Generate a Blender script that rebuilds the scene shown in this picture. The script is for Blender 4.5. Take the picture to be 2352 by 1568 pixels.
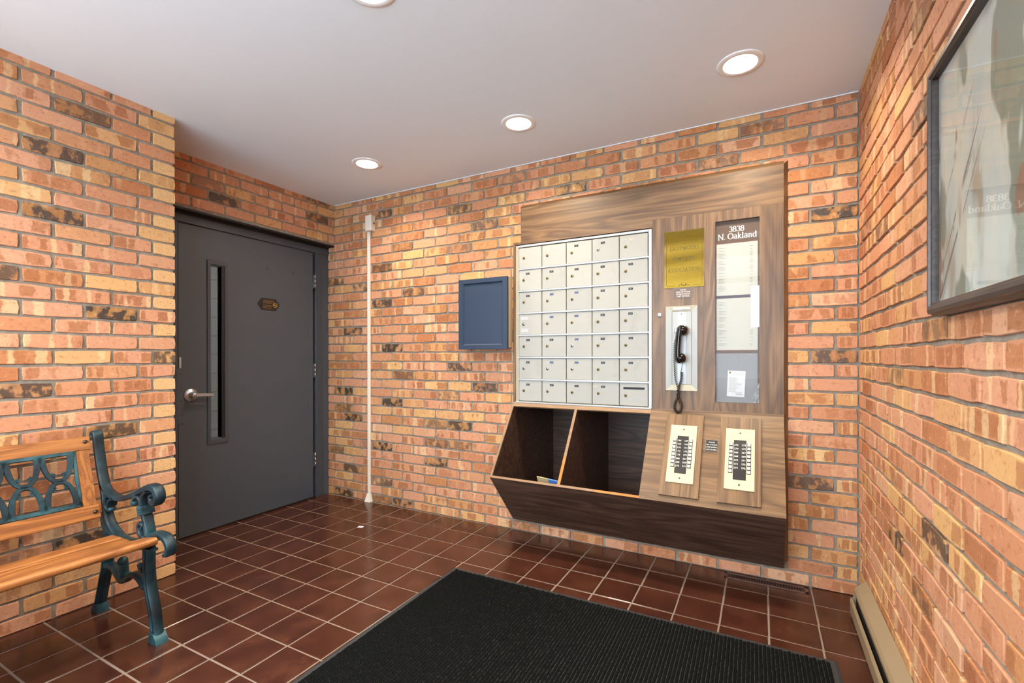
import bpy, bmesh, math, random
import numpy as np
from mathutils import Vector, Matrix

random.seed(7); np.random.seed(7)
scene = bpy.context.scene
COL = scene.collection
for o in list(bpy.data.objects): bpy.data.objects.remove(o)

# ------------------------------------------------------------------ camera
CAM = np.array([-0.40814, -2.80623, 1.16939]); YAW, PITCH, ROLL = 0.4929, -0.0018, -0.0011
FPX, PPX, PPY = 1076.1463, 1176.0, 821.3167          # in the 2352 x 1568 frame
def cam_axes():
    cy, sy = math.cos(YAW), math.sin(YAW); cp, sp = math.cos(PITCH), math.sin(PITCH)
    f = np.array([-sy*cp, cy*cp, sp]); r = np.array([cy, sy, 0.0]); u = np.cross(r, f)
    c, s = math.cos(ROLL), math.sin(ROLL)
    return c*r + s*u, -s*r + c*u, f
CR, CU, CF = cam_axes()
def project(p):
    d = np.asarray(p, float) - CAM; z = d @ CF
    if z <= 0.05: return None
    return PPX + FPX*(d @ CR)/z, PPY - FPX*(d @ CU)/z, z
cd = bpy.data.cameras.new('camera'); cam = bpy.data.objects.new('camera', cd); COL.objects.link(cam)
cd.sensor_width = 36.0; cd.sensor_fit = 'HORIZONTAL'; cd.lens = FPX*36.0/2352.0
cd.shift_y = (PPY - 784.0)/2352.0; cd.clip_start = 0.02
cam.matrix_world = Matrix(((CR[0], CU[0], -CF[0], CAM[0]), (CR[1], CU[1], -CF[1], CAM[1]), (CR[2], CU[2], -CF[2], CAM[2]), (0, 0, 0, 1)))
scene.camera = cam

# ------------------------------------------------------------------ world, exposure
SKY_STRENGTH, LAMP_WATTS, EXPOSURE = 7.2, 8.2, 0.70
w = bpy.data.worlds.new('overcast_sky'); scene.world = w; w.use_nodes = True
bg = w.node_tree.nodes['Background']; bg.inputs[0].default_value = (0.80, 0.94, 1.11, 1); bg.inputs[1].default_value = SKY_STRENGTH
vs = scene.view_settings
vs.view_transform = 'Standard'; vs.look = 'None'; vs.gamma = 1.0; vs.use_curve_mapping = False; vs.exposure = EXPOSURE

# ------------------------------------------------------------------ room measures (metres)
H = 2.457            # ceiling
XD = -3.6377         # brick face above the door
XB = -3.2076         # brick face behind the bench
YB = -1.4358         # end of that wall
XDOOR = -3.7065      # door and frame face
YF = -3.55           # glazed entrance behind the camera
D0 = 0.025           # how far the cabinet face stands out from the brick

# ------------------------------------------------------------------ helpers: colour, nodes, materials
def lin(c): return tuple(((v/255)/12.92 if v/255 <= .04045 else ((v/255+.055)/1.055)**2.4) for v in c) + (1.0,)
class NT:
    def __init__(s, m): s.t = m.node_tree; s.n = s.t.nodes; s.l = s.t.links
    def node(s, ty, **k):
        n = s.n.new(ty)
        for a, v in k.items(): setattr(n, a, v)
        return n
    def put(s, sock, v):
        if v is None: return
        if isinstance(v, bpy.types.NodeSocket): s.l.new(v, sock)
        elif isinstance(v, (tuple, list)) and sock.type == 'VECTOR': sock.default_value = v[:3]
        else: sock.default_value = v
    def math(s, op, a, b=None, c=None, clamp=False):
        n = s.node('ShaderNodeMath', operation=op, use_clamp=clamp)
        for i, v in enumerate((a, b, c)): s.put(n.inputs[i], v)
        return n.outputs[0]
    def vmath(s, op, a, b=None):
        n = s.node('ShaderNodeVectorMath', operation=op); s.put(n.inputs[0], a); s.put(n.inputs[1], b)
        return n.outputs[0]
    def mix(s, fac, a, b, mode='MIX'):
        n = s.node('ShaderNodeMix', data_type='RGBA', blend_type=mode)
        s.put(n.inputs[0], fac); s.put(n.inputs[6], a); s.put(n.inputs[7], b)
        return n.outputs[2]
    def step(s, x, a, b):
        n = s.node('ShaderNodeMapRange', interpolation_type='SMOOTHSTEP', clamp=True)
        s.put(n.inputs[0], x); n.inputs[1].default_value = a; n.inputs[2].default_value = b
        return n.outputs[0]
    def noise(s, vec, scale, detail=2.0, rough=0.5, dist=0.0):
        n = s.node('ShaderNodeTexNoise'); s.put(n.inputs['Vector'], vec)
        n.inputs['Scale'].default_value = scale; n.inputs['Detail'].default_value = detail
        n.inputs['Roughness'].default_value = rough; n.inputs['Distortion'].default_value = dist
        return n.outputs[0]
    def mapping(s, vec, scale=(1, 1, 1), loc=(0, 0, 0), rot=(0, 0, 0)):
        n = s.node('ShaderNodeMapping'); s.put(n.inputs[0], vec)
        n.inputs[1].default_value = loc; n.inputs[2].default_value = rot; n.inputs[3].default_value = scale
        return n.outputs[0]
    def comb(s, x, y, z):
        n = s.node('ShaderNodeCombineXYZ')
        for i, v in enumerate((x, y, z)): s.put(n.inputs[i], v)
        return n.outputs[0]
    def sep(s, v):
        n = s.node('ShaderNodeSeparateXYZ'); s.put(n.inputs[0], v); return n.outputs
    def ramp(s, fac, stops):
        n = s.node('ShaderNodeValToRGB'); s.put(n.inputs[0], fac); e = n.color_ramp.elements
        while len(e) < len(stops): e.new(0.5)
        for i, (p, c) in enumerate(stops): e[i].position = p; e[i].color = c
        return n.outputs[0]
    def bump(s, h, strength=.3, dist=.002):
        n = s.node('ShaderNodeBump'); n.inputs['Strength'].default_value = strength; n.inputs['Distance'].default_value = dist
        s.put(n.inputs['Height'], h); return n.outputs[0]
    def objco(s): return s.node('ShaderNodeTexCoord').outputs['Object']
def newmat(name):
    m = bpy.data.materials.new(name); m.use_nodes = True
    return m, NT(m), m.node_tree.nodes['Principled BSDF']
def plain(name, rgb, rough=.5, metal=0.0, var=0.0, vscale=12.0, bump=0.0, bscale=200.0, spec=None, coat=0.0):
    m, n, b = newmat(name)
    c = lin(rgb)
    b.inputs['Roughness'].default_value = rough; b.inputs['Metallic'].default_value = metal
    if spec is not None: b.inputs['Specular IOR Level'].default_value = spec
    if coat: b.inputs['Coat Weight'].default_value = coat; b.inputs['Coat Roughness'].default_value = .05
    if var:
        f = n.noise(n.objco(), vscale, 4.0, .6)
        col = n.mix(f, tuple(v*(1-var) for v in c[:3]) + (1,), tuple(min(1, v*(1+var)) for v in c[:3]) + (1,))
        n.put(b.inputs['Base Color'], col)
    else: b.inputs['Base Color'].default_value = c
    if bump: n.put(b.inputs['Normal'], n.bump(n.noise(n.objco(), bscale, 3.0), bump))
    return m

def brick_material(name, joined):
    m, n, b = newmat(name)
    if joined:
        info = n.node('ShaderNodeAttribute', attribute_name='info').outputs['Color']
    else:
        info = n.node('ShaderNodeObjectInfo').outputs['Color']
    sp = n.node('ShaderNodeSeparateColor'); n.put(sp.inputs[0], info)
    seed, burn, spk = sp.outputs[0], sp.outputs[1], sp.outputs[2]
    uv = n.node('ShaderNodeUVMap', uv_map='UVMap').outputs[0]
    su = n.sep(uv); u, v = su[0], su[1]
    off = n.math('MULTIPLY', seed, 97.0)
    p = n.vmath('ADD', uv, n.comb(off, n.math('MULTIPLY', off, 1.7), n.math('MULTIPLY', off, .31)))
    def rnd(k): return n.math('FRACT', n.math('MULTIPLY', seed, k))
    base = n.ramp(rnd(13.37), [(0.0, lin((193, 129, 89))), (.22, lin((207, 147, 113))), (.45, lin((199, 136, 98))),
                               (.68, lin((211, 162, 105))), (.85, lin((180, 112, 69))), (1.0, lin((216, 164, 128)))])
    # darker fired cores standing between paler kiss marks
    warp = n.math('MULTIPLY', n.noise(p, 40, 2), .022)
    bu = n.math('ADD', u, warp)
    wv = n.comb(n.math('ADD', n.math('MULTIPLY', bu, 15.0), n.math('MULTIPLY', off, 3.3)), n.math('MULTIPLY', off, .77), n.math('MULTIPLY', v, 3.0))
    b1 = n.noise(wv, 1.0, 1.0, .4)
    va = n.math('ADD', n.math('ABSOLUTE', v), n.math('MULTIPLY', n.noise(p, 30, 2), .018))
    vm = n.math('SUBTRACT', 1.0, n.step(va, .029, .036))
    core = n.math('MULTIPLY', n.step(b1, .485, .525), vm)
    core = n.math('MULTIPLY', core, n.step(rnd(29.7), .25, .6))
    cc = n.mix(rnd(51.3), lin((156, 92, 54)), lin((170, 108, 64)))
    col = n.mix(n.math('MULTIPLY', core, .78), base, cc)
    wv2 = n.comb(n.math('ADD', n.math('MULTIPLY', bu, 24.0), n.math('MULTIPLY', off, 5.9)), n.math('MULTIPLY', off, 1.3), n.math('MULTIPLY', v, 2.0))
    b2 = n.noise(wv2, 1.0, 0.0, .4)
    pale = n.math('MULTIPLY', n.step(b2, .60, .66), n.step(rnd(77.1), .3, .7))
    col = n.mix(n.math('MULTIPLY', pale, .5), col, lin((228, 196, 146)))
    mott = n.noise(p, 55, 4, .65)
    col = n.mix(n.step(mott, .58, .75), col, n.mix(.5, col, lin((231, 190, 148))))
    col = n.mix(n.math('MULTIPLY', n.step(mott, .47, .30), .6), col, n.mix(.75, col, lin((128, 70, 42))))
    # speckled header ends
    col = n.mix(n.math('MULTIPLY', spk, .85), col, lin((221, 174, 118)))
    pits = n.noise(p, 190, 3, .65)
    pm = n.step(pits, .585, .65)
    spots = n.math('MULTIPLY', pm, n.math('ADD', n.math('MULTIPLY', n.step(rnd(41.9), .35, 1.0), .4), n.math('MULTIPLY', spk, .7), clamp=True))
    col = n.mix(spots, col, lin((84, 46, 26)))
    # burnt, glassy patches
    bn = n.noise(n.mapping(p, (1, .8, 1)), 20, 3, .6)
    halo = n.math('MULTIPLY', n.step(bn, .25, .42), burn)
    col = n.mix(n.math('MULTIPLY', halo, .75), col, n.mix(n.noise(p, 80, 3), lin((122, 78, 38)), lin((176, 128, 72))))
    blk = n.math('MULTIPLY', n.step(bn, .44, .54), burn)
    col = n.mix(n.math('MULTIPLY', blk, .95), col, n.mix(n.noise(p, 140, 3), lin((36, 31, 30)), lin((74, 62, 56))))
    # dusting of old mortar near the arrises
    edge = n.math('MULTIPLY', n.step(n.noise(p, 70, 3), .62, .8), .35)
    col = n.mix(edge, col, lin((206, 176, 146)))
    n.put(b.inputs['Base Color'], col)
    b.inputs['Roughness'].default_value = .82
    n.put(b.inputs['Roughness'], n.math('SUBTRACT', .85, n.math('MULTIPLY', blk, .4)))
    h = n.math('SUBTRACT', n.math('MULTIPLY', n.noise(p, 120, 4, .6), 1.0), n.math('MULTIPLY', pm, n.math('ADD', .5, spk)))
    n.put(b.inputs['Normal'], n.bump(h, .42, .0025))
    return m
M = {}
M['brick'] = brick_material('fired_brick', False)
M['brick_joined'] = brick_material('fired_brick_field', True)
def mortar():
    m, n, b = newmat('mortar')
    f = n.noise(n.objco(), 30, 5, .65)
    col = n.ramp(f, [(.25, lin((120, 110, 97))), (.5, lin((140, 130, 116))), (.75, lin((163, 154, 141)))])
    n.put(b.inputs['Base Color'], col); b.inputs['Roughness'].default_value = .95
    n.put(b.inputs['Normal'], n.bump(n.noise(n.objco(), 260, 4, .7), .5, .003))
    return m
M['mortar'] = mortar()
def tile_mat():
    m, n, b = newmat('quarry_tile')
    oi = n.node('ShaderNodeObjectInfo').outputs['Color']; sp = n.node('ShaderNodeSeparateColor'); n.put(sp.inputs[0], oi)
    seed = sp.outputs[0]
    co = n.vmath('ADD', n.objco(), n.comb(n.math('MULTIPLY', seed, 53), n.math('MULTIPLY', seed, 31), 0))
    f = n.noise(co, 7, 4, .6)
    col = n.ramp(f, [(.25, lin((46, 23, 16))), (.5, lin((66, 35, 25))), (.72, lin((84, 48, 34)))])
    col = n.mix(n.math('MULTIPLY', n.math('FRACT', n.math('MULTIPLY', seed, 17.3)), .35), col, lin((72, 36, 24)))
    col = n.mix(n.math('MULTIPLY', n.step(n.noise(co, 45, 4, .7), .56, .78), .35), col, lin((44, 25, 20)))
    n.put(b.inputs['Base Color'], col)
    n.put(b.inputs['Roughness'], n.math('ADD', .09, n.math('MULTIPLY', n.noise(co, 22, 4), .20)))
    n.put(b.inputs['Normal'], n.bump(n.noise(co, 30, 4, .6), .12, .002))
    return m
M['tile'] = tile_mat()
M['grout'] = plain('grout', (130, 114, 101), .9, var=.12, vscale=9, bump=.3)
M['ceiling'] = plain('painted_ceiling', (230, 236, 243), .75, var=.012, vscale=3)
def wood_mat(name, light, mid, dark, axis, scale=1.0, rough=.42, fig=.6, rot=None):
    m, n, b = newmat(name)
    co = n.objco()
    if rot: co = n.mapping(co, rot=rot)
    st = {'x': (1.0, 9.0, 9.0), 'y': (9.0, 1.0, 9.0), 'z': (9.0, 9.0, 1.0)}[axis]
    oi = n.node('ShaderNodeObjectInfo').outputs['Random']
    co = n.vmath('ADD', co, n.comb(n.math('MULTIPLY', oi, 7.1), n.math('MULTIPLY', oi, 3.3), n.math('MULTIPLY', oi, 5.7)))
    p = n.mapping(co, tuple(v*scale for v in st))
    big = n.noise(p, .9, 2, .5, .6)
    rings = n.math('FRACT', n.math('MULTIPLY', big, 7.0))
    rings = n.math('ABSOLUTE', n.math('SUBTRACT', n.math('MULTIPLY', rings, 2.0), 1.0))
    fine = n.noise(n.mapping(co, tuple(v*scale*(1 if v == 1.0 else 8) for v in st)), 3.0, 5, .7)
    f = n.math('ADD', n.math('MULTIPLY', rings, fig*.55), n.math('MULTIPLY', fine, 1-fig*.35))
    f = n.math('SUBTRACT', f, .12)
    col = n.ramp(f, [(.2, lin(dark)), (.5, lin(mid)), (.8, lin(light))])
    n.put(b.inputs['Base Color'], col)
    b.inputs['Roughness'].default_value = rough
    n.put(b.inputs['Normal'], n.bump(fine, .12, .001))
    return m
WAL = ((146, 113, 77), (120, 89, 58), (84, 60, 39))
M['walnut_v'] = wood_mat('walnut_laminate_upright', *WAL, 'z', 1.0)
M['walnut_h'] = wood_mat('walnut_laminate_level', *WAL, 'x', 1.0)
M['walnut_slope'] = wood_mat('walnut_laminate_slope', *WAL, 'z', 1.0, rot=(math.radians(35.4), 0, 0))
M['walnut_darker'] = wood_mat('walnut_laminate_darker', (112, 84, 68), (84, 60, 48), (52, 36, 30), 'x', 1.0)  # walnut laminate in darker colours for the hopper front and bins
M['raw_wood'] = wood_mat('raw_edge_wood', (214, 150, 82), (196, 126, 62), (170, 100, 46), 'x', 2.0, .7, .2)
M['edge_wood'] = wood_mat('edge_band', (176, 142, 106), (152, 118, 86), (122, 92, 66), 'x', 2.0, .5, .25)
M['teak'] = wood_mat('oiled_teak', (184, 124, 66), (158, 98, 48), (110, 62, 29), 'y', 1.6, .38, .55)
M['teak_up'] = wood_mat('oiled_teak_upright', (184, 124, 66), (158, 98, 48), (110, 62, 29), 'z', 1.6, .38, .55)
M['picture_wood'] = wood_mat('dark_picture_moulding', (96, 80, 70), (66, 54, 48), (40, 32, 30), 'y', 2.0, .35, .4)
def iron():
    m, n, b = newmat('verdigris_cast_iron')
    co = n.objco(); f = n.noise(co, 9, 4, .65)
    geo = n.node('ShaderNodeNewGeometry').outputs['Pointiness']
    col = n.ramp(f, [(.3, lin((11, 22, 28))), (.5, lin((17, 39, 48))), (.72, lin((34, 71, 76)))])
    col = n.mix(n.math('MULTIPLY', n.step(geo, .53, .68), n.math('MULTIPLY', n.step(f, .3, .6), .6)), col, lin((66, 118, 128)))
    n.put(b.inputs['Base Color'], col); b.inputs['Roughness'].default_value = .42; b.inputs['Metallic'].default_value = .25
    n.put(b.inputs['Normal'], n.bump(n.noise(co, 160, 4, .7), .3, .0015))
    return m
M['iron'] = iron()
M['door'] = plain('charcoal_door_paint', (68, 74, 82), .42, var=.05, vscale=4, bump=.06, bscale=90)
M['frame_paint'] = plain('charcoal_frame_paint', (62, 67, 75), .4, var=.06, vscale=6)
M['black_steel'] = plain('black_steel', (16, 16, 17), .5)
M['steel'] = plain('satin_steel', (186, 192, 200), .36, .9)
M['hinge'] = plain('worn_hinge_steel', (150, 150, 150), .4, .9)
M['aluminium'] = plain('satin_aluminium', (176, 177, 179), .42, .35, var=.05, vscale=20)
def mail_mat():
    m, n, b = newmat('cream_mailbox_enamel')
    oi = n.node('ShaderNodeObjectInfo').outputs['Random']
    co = n.vmath('ADD', n.objco(), n.comb(n.math('MULTIPLY', oi, 40), 0, n.math('MULTIPLY', oi, 23)))
    f = n.noise(co, 9, 5, .6, .8)
    c0 = n.mix(oi, lin((171, 168, 159)), lin((164, 162, 155)))
    col = n.mix(n.math('MULTIPLY', n.step(f, .52, .75), .3), c0, lin((144, 140, 130)))
    n.put(b.inputs['Base Color'], col); b.inputs['Roughness'].default_value = .5; b.inputs['Specular IOR Level'].default_value = .3
    return m
M['mail'] = mail_mat()
M['mail_tan'] = plain('tan_reveal', (176, 156, 112), .5)
M['label'] = plain('dark_number_label', (30, 31, 40), .55)
M['label_fade'] = plain('faded_number_label', (84, 92, 122), .6, var=.2, vscale=60)
M['label_peel'] = plain('peeled_label_ghost', (178, 170, 152), .6, var=.1, vscale=60)
M['label_ink'] = plain('label_numerals', (150, 150, 146), .6)
M['pale_paper'] = plain('thin_paper_label', (186, 184, 186), .6)
M['brass_dull'] = plain('dull_lock_brass', (126, 108, 72), .45, .8)
M['lock_steel'] = plain('lock_steel', (150, 150, 152), .35, .9)
M['black'] = plain('black_void', (12, 12, 13), .6)
M['pencil'] = plain('faint_pencil', (176, 178, 186), .7)
def brass():
    m, n, b = newmat('brushed_brass')
    co = n.objco(); f = n.noise(n.mapping(co, (1, 1, 60)), 14, 2, .5)
    n.put(b.inputs['Base Color'], n.mix(f, lin((98, 74, 24)), lin((114, 87, 31))))
    b.inputs['Metallic'].default_value = 1.0
    n.put(b.inputs['Roughness'], n.math('ADD', .2, n.math('MULTIPLY', f, .12)))
    return m
M['brass'] = brass()
M['engrave'] = plain('engraved_dark_fill', (66, 48, 18), .5)
M['brown_plate'] = plain('brown_plastic_plate', (108, 84, 66), .45)
M['white_print'] = plain('white_print', (236, 233, 228), .6)
M['board_brown'] = plain('directory_brown_felt', (104, 84, 74), .8, var=.05)
M['board_dark'] = plain('directory_band', (84, 70, 80), .7)
M['sheet'] = plain('cream_directory_sheet', (190, 187, 176), .6, var=.01)
M['grey_board'] = plain('grey_backing_board', (140, 139, 142), .7, var=.03)
M['grey_ink'] = plain('grey_ink', (150, 148, 142), .8)
M['paper'] = plain('white_paper', (214, 214, 216), .7)
M['logo_brown'] = plain('logo_brown', (84, 54, 30), .5)
M['logo_gold'] = plain('logo_gold', (226, 170, 40), .5)
M['cream_plate'] = plain('cream_plastic_plate', (206, 193, 158), .5)
M['button'] = plain('clear_white_button', (206, 208, 204), .25)
M['button_base'] = plain('button_collar', (52, 52, 54), .4)
M['strip_black'] = plain('black_number_strip', (30, 30, 32), .35)
M['phone'] = plain('black_bakelite', (10, 11, 14), .14, coat=.3)
M['phone_frame'] = plain('pale_phone_frame', (168, 167, 162), .45, .1)
M['phone_cream'] = plain('cream_phone_frame', (186, 176, 146), .45)
M['blue'] = plain('slate_blue_paint', (34, 51, 74), .5, var=.04, vscale=8)
M['cream_box'] = plain('tan_box_paint', (196, 176, 140), .55)
M['raceway'] = plain('ivory_raceway', (224, 212, 196), .45)
M['heater'] = plain('tan_heater_enamel', (146, 126, 98), .5, var=.08, vscale=5)
M['heater_dark'] = plain('heater_fins', (30, 27, 24), .7)
M['register'] = plain('brown_floor_register', (86, 58, 50), .5)
M['rubber'] = plain('black_rubber', (44, 45, 47), .6, bump=.1)
M['mat_pile'] = plain('charcoal_mat_pile', (17, 18, 18), .95, var=.6, vscale=500, spec=.05)
M['tape'] = plain('blue_tape', (80, 130, 206), .6)
M['card'] = plain('tan_card', (204, 178, 132), .8)
M['bolt'] = plain('dark_bolt', (74, 62, 54), .35, .7)
M['concrete'] = plain('pale_concrete', (222, 221, 217), .9, var=.05)
M['hall_paint'] = plain('white_block_paint', (226, 226, 224), .7)
M['trim_white'] = plain('white_trim', (236, 236, 236), .45)
def glass_mat(name, tint=(1, 1, 1), ior=1.5):
    m, n, b = newmat(name)
    out = n.n['Material Output']; n.n.remove(b)
    tr = n.node('ShaderNodeBsdfTransparent'); tr.inputs[0].default_value = tint + (1,)
    gl = n.node('ShaderNodeBsdfGlossy'); gl.inputs['Roughness'].default_value = .015
    fr = n.node('ShaderNodeFresnel'); fr.inputs[0].default_value = ior
    bf = n.node('ShaderNodeNewGeometry').outputs['Backfacing']
    mx = n.node('ShaderNodeMixShader'); n.put(mx.inputs[0], n.math('MULTIPLY', fr.outputs[0], n.math('SUBTRACT', 1.0, bf))); n.put(mx.inputs[1], tr.outputs[0]); n.put(mx.inputs[2], gl.outputs[0])
    n.put(out.inputs[0], mx.outputs[0])
    return m
M['glass'] = glass_mat('clear_glass', (.96, .98, .97))
M['case_glass'] = glass_mat('low_glare_glass', (.97, .98, .98), 1.22)
M['door_glass'] = glass_mat('door_glass', (.82, .83, .83), 1.3)
def emit(name, rgb, st):
    m, n, b = newmat(name); b.inputs['Base Color'].default_value = (0, 0, 0, 1)
    b.inputs['Emission Color'].default_value = rgb + (1,); b.inputs['Emission Strength'].default_value = st
    return m
M['lamp'] = emit('lit_lamp_lens', (1.0, .95, .86), 14.0)
def art_mat():
    m, n, b = newmat('abstract_wash_print')
    co = n.objco(); s = n.sep(co)
    p = n.comb(n.math('MULTIPLY', s[1], 5.0), n.math('MULTIPLY', s[2], 1.6), 0)
    f1 = n.noise(p, 1.6, 3, .55, .2)
    p2 = n.comb(n.math('ADD', n.math('MULTIPLY', s[1], 6.0), 4.0), n.math('MULTIPLY', s[2], 2.6), 2.0)
    f2 = n.noise(p2, 1.1, 3, .5, .25)
    p3 = n.comb(n.math('ADD', n.math('MULTIPLY', s[1], 9.0), 1.3), n.math('MULTIPLY', s[2], 3.4), 7.0)
    f3 = n.noise(p3, 1.0, 3, .55, .35)
    dia = n.math('ADD', n.math('MULTIPLY', s[1], 1.2), s[2])
    f4 = n.noise(n.comb(n.math('MULTIPLY', dia, 16.0), n.math('MULTIPLY', s[1], 1.5), 3.0), 1.0, 3, .6, .2)
    col = n.ramp(f1, [(.30, lin((156, 132, 114))), (.42, lin((200, 190, 178))), (.58, lin((184, 184, 182))), (.70, lin((164, 146, 130)))])
    col = n.mix(n.math('MULTIPLY', n.step(f2, .54, .58), .85), col, lin((110, 113, 99)))
    col = n.mix(n.math('MULTIPLY', n.step(f3, .40, .37), .8), col, lin((140, 92, 70)))
    col = n.mix(n.math('MULTIPLY', n.step(f3, .63, .65), .8), col, lin((196, 194, 192)))
    col = n.mix(n.math('MULTIPLY', n.math('MULTIPLY', n.step(f4, .62, .66), n.step(f1, .40, .5)), .75), col, lin((92, 80, 76)))
    n.put(b.inputs['Base Color'], col); b.inputs['Roughness'].default_value = .7
    return m
M['art'] = art_mat()

# ------------------------------------------------------------------ helpers: objects
WL = {}
def link(o, loc, parent):
    COL.objects.link(o)
    WL[o.name] = Vector(loc)
    if parent is not None:
        o.parent = parent; o.location = Vector(loc) - WL[parent.name]
    else: o.location = loc
    return o
def thing(name, label, cat, loc, group=None):
    o = bpy.data.objects.new(name, None); o.empty_display_size = .05
    link(o, loc, None); o['label'] = label; o['category'] = cat
    if group: o['group'] = group
    return o
def tag(o, label, cat, group=None):
    o['label'] = label; o['category'] = cat
    if group: o['group'] = group
    return o
def build(name, bm, mat, parent=None, smooth=False, origin='c', label=None):
    bmesh.ops.recalc_face_normals(bm, faces=bm.faces[:])
    vs_ = [v.co for v in bm.verts]
    lo = Vector([min(c[i] for c in vs_) for i in range(3)]); hi = Vector([max(c[i] for c in vs_) for i in range(3)])
    c = (lo+hi)/2
    if origin == 'b': c.z = lo.z
    bmesh.ops.translate(bm, verts=bm.verts[:], vec=-c)
    me = bpy.data.meshes.new(name); bm.to_mesh(me); bm.free()
    if smooth:
        for p in me.polygons: p.use_smooth = True
    me.materials.append(M[mat] if isinstance(mat, str) else mat)
    o = bpy.data.objects.new(name, me)
    link(o, c, parent)
    if label: o['label'] = label
    return o
def BM(): return bmesh.new()
def box(bm, x0, x1, y0, y1, z0, z1, bev=0.0, mtx=None):
    g = bmesh.ops.create_cube(bm, size=1.0)
    vs_ = g['verts']
    for v in vs_: v.co = Vector((x0+(v.co.x+.5)*(x1-x0), y0+(v.co.y+.5)*(y1-y0), z0+(v.co.z+.5)*(z1-z0)))
    if bev:
        es = list({e for v in vs_ for e in v.link_edges})
        r = bmesh.ops.bevel(bm, geom=es, offset=bev, segments=1, affect='EDGES', profile=.5)
        vs_ = list({v for f in r['faces'] for v in f.verts} | {v for v in vs_ if v.is_valid})
    if mtx is not None: bmesh.ops.transform(bm, matrix=mtx, verts=vs_)
    return bm
def B(*a, **k): return box(BM(), *a, **k)
def prism(bm, poly, axis, a, b):
    """extrude a 2D polygon; axis 'x': poly in (y,z); 'y': (x,z); 'z': (x,y)"""
    def P(p, t): return {'x': (t, p[0], p[1]), 'y': (p[0], t, p[1]), 'z': (p[0], p[1], t)}[axis]
    v0 = [bm.verts.new(P(p, a)) for p in poly]; v1 = [bm.verts.new(P(p, b)) for p in poly]
    bm.faces.new(v0); bm.faces.new(v1[::-1]); k = len(poly)
    for i in range(k): bm.faces.new((v0[i], v0[(i+1) % k], v1[(i+1) % k], v1[i]))
    return bm
def quadslab(bm, pts, thick):
    """slab from a planar polygon of 3D points, thickened backwards along its normal"""
    p = [Vector(q) for q in pts]; nrm = (p[1]-p[0]).cross(p[-1]-p[0]).normalized()
    a = [bm.verts.new(q) for q in p]; b = [bm.verts.new(q - nrm*thick) for q in p]; k = len(p)
    bm.faces.new(a); bm.faces.new(b[::-1])
    for i in range(k): bm.faces.new((a[i], a[(i+1) % k], b[(i+1) % k], b[i]))
    return bm
def cyl(bm, c, d, r0, r1, h, seg=20):
    """cylinder / cone starting at c, going along unit d"""
    d = Vector(d).normalized(); q = Vector((0, 0, 1)).rotation_difference(d)
    rings = []
    for t, r in ((0, r0), (h, r1)):
        rings.append([bm.verts.new(Vector(c) + q @ Vector((r*math.cos(2*math.pi*i/seg), r*math.sin(2*math.pi*i/seg), t))) for i in range(seg)])
    for i in range(seg): bm.faces.new((rings[0][i], rings[0][(i+1) % seg], rings[1][(i+1) % seg], rings[1][i]))
    bm.faces.new(rings[0][::-1]); bm.faces.new(rings[1])
    return bm
def lathe(bm, c, d, prof, seg=24):
    d = Vector(d).normalized(); q = Vector((0, 0, 1)).rotation_difference(d); rings = []
    for r, t in prof:
        rings.append([bm.verts.new(Vector(c) + q @ Vector((max(r, 1e-5)*math.cos(2*math.pi*i/seg), max(r, 1e-5)*math.sin(2*math.pi*i/seg), t))) for i in range(seg)])
    for a, b in zip(rings, rings[1:]):
        for i in range(seg): bm.faces.new((a[i], a[(i+1) % seg], b[(i+1) % seg], b[i]))
    return bm
def ball(bm, c, r, seg=10, sc=(1, 1, 1)):
    g = bmesh.ops.create_uvsphere(bm, u_segments=seg, v_segments=max(5, seg//2+1), radius=r)
    for v in g['verts']: v.co = Vector((v.co.x*sc[0]+c[0], v.co.y*sc[1]+c[1], v.co.z*sc[2]+c[2]))
    return bm
def crom(pts, n=8, closed=False):
    P = [np.array(p, float) for p in pts]; out = []
    P = [2*P[0]-P[1]] + P + [2*P[-1]-P[-2]]
    for i in range(1, len(P)-2):
        for k in range(n):
            t = k/n
            out.append(.5*((2*P[i]) + (-P[i-1]+P[i+1])*t + (2*P[i-1]-5*P[i]+4*P[i+1]-P[i+2])*t*t + (-P[i-1]+3*P[i]-3*P[i+1]+P[i+2])*t**3))
    out.append(P[-2]); return out
def tube(bm, pts, r, seg=6, caps=True):
    pts = [Vector(p) for p in pts]; rings = []; nrm = None
    rr = r if hasattr(r, '__len__') else [r]*len(pts)
    for i, p in enumerate(pts):
        t = (pts[min(i+1, len(pts)-1)] - pts[max(i-1, 0)]).normalized()
        if nrm is None: nrm = t.orthogonal().normalized()
        nrm = (nrm - t*nrm.dot(t)).normalized(); bn = t.cross(nrm)
        rings.append([bm.verts.new(p + (nrm*math.cos(2*math.pi*k/seg) + bn*math.sin(2*math.pi*k/seg))*rr[i]) for k in range(seg)])
    for a, b in zip(rings, rings[1:]):
        for k in range(seg): bm.faces.new((a[k], a[(k+1) % seg], b[(k+1) % seg], b[k]))
    if caps: bm.faces.new(rings[0][::-1]); bm.faces.new(rings[-1])
    return bm
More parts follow.
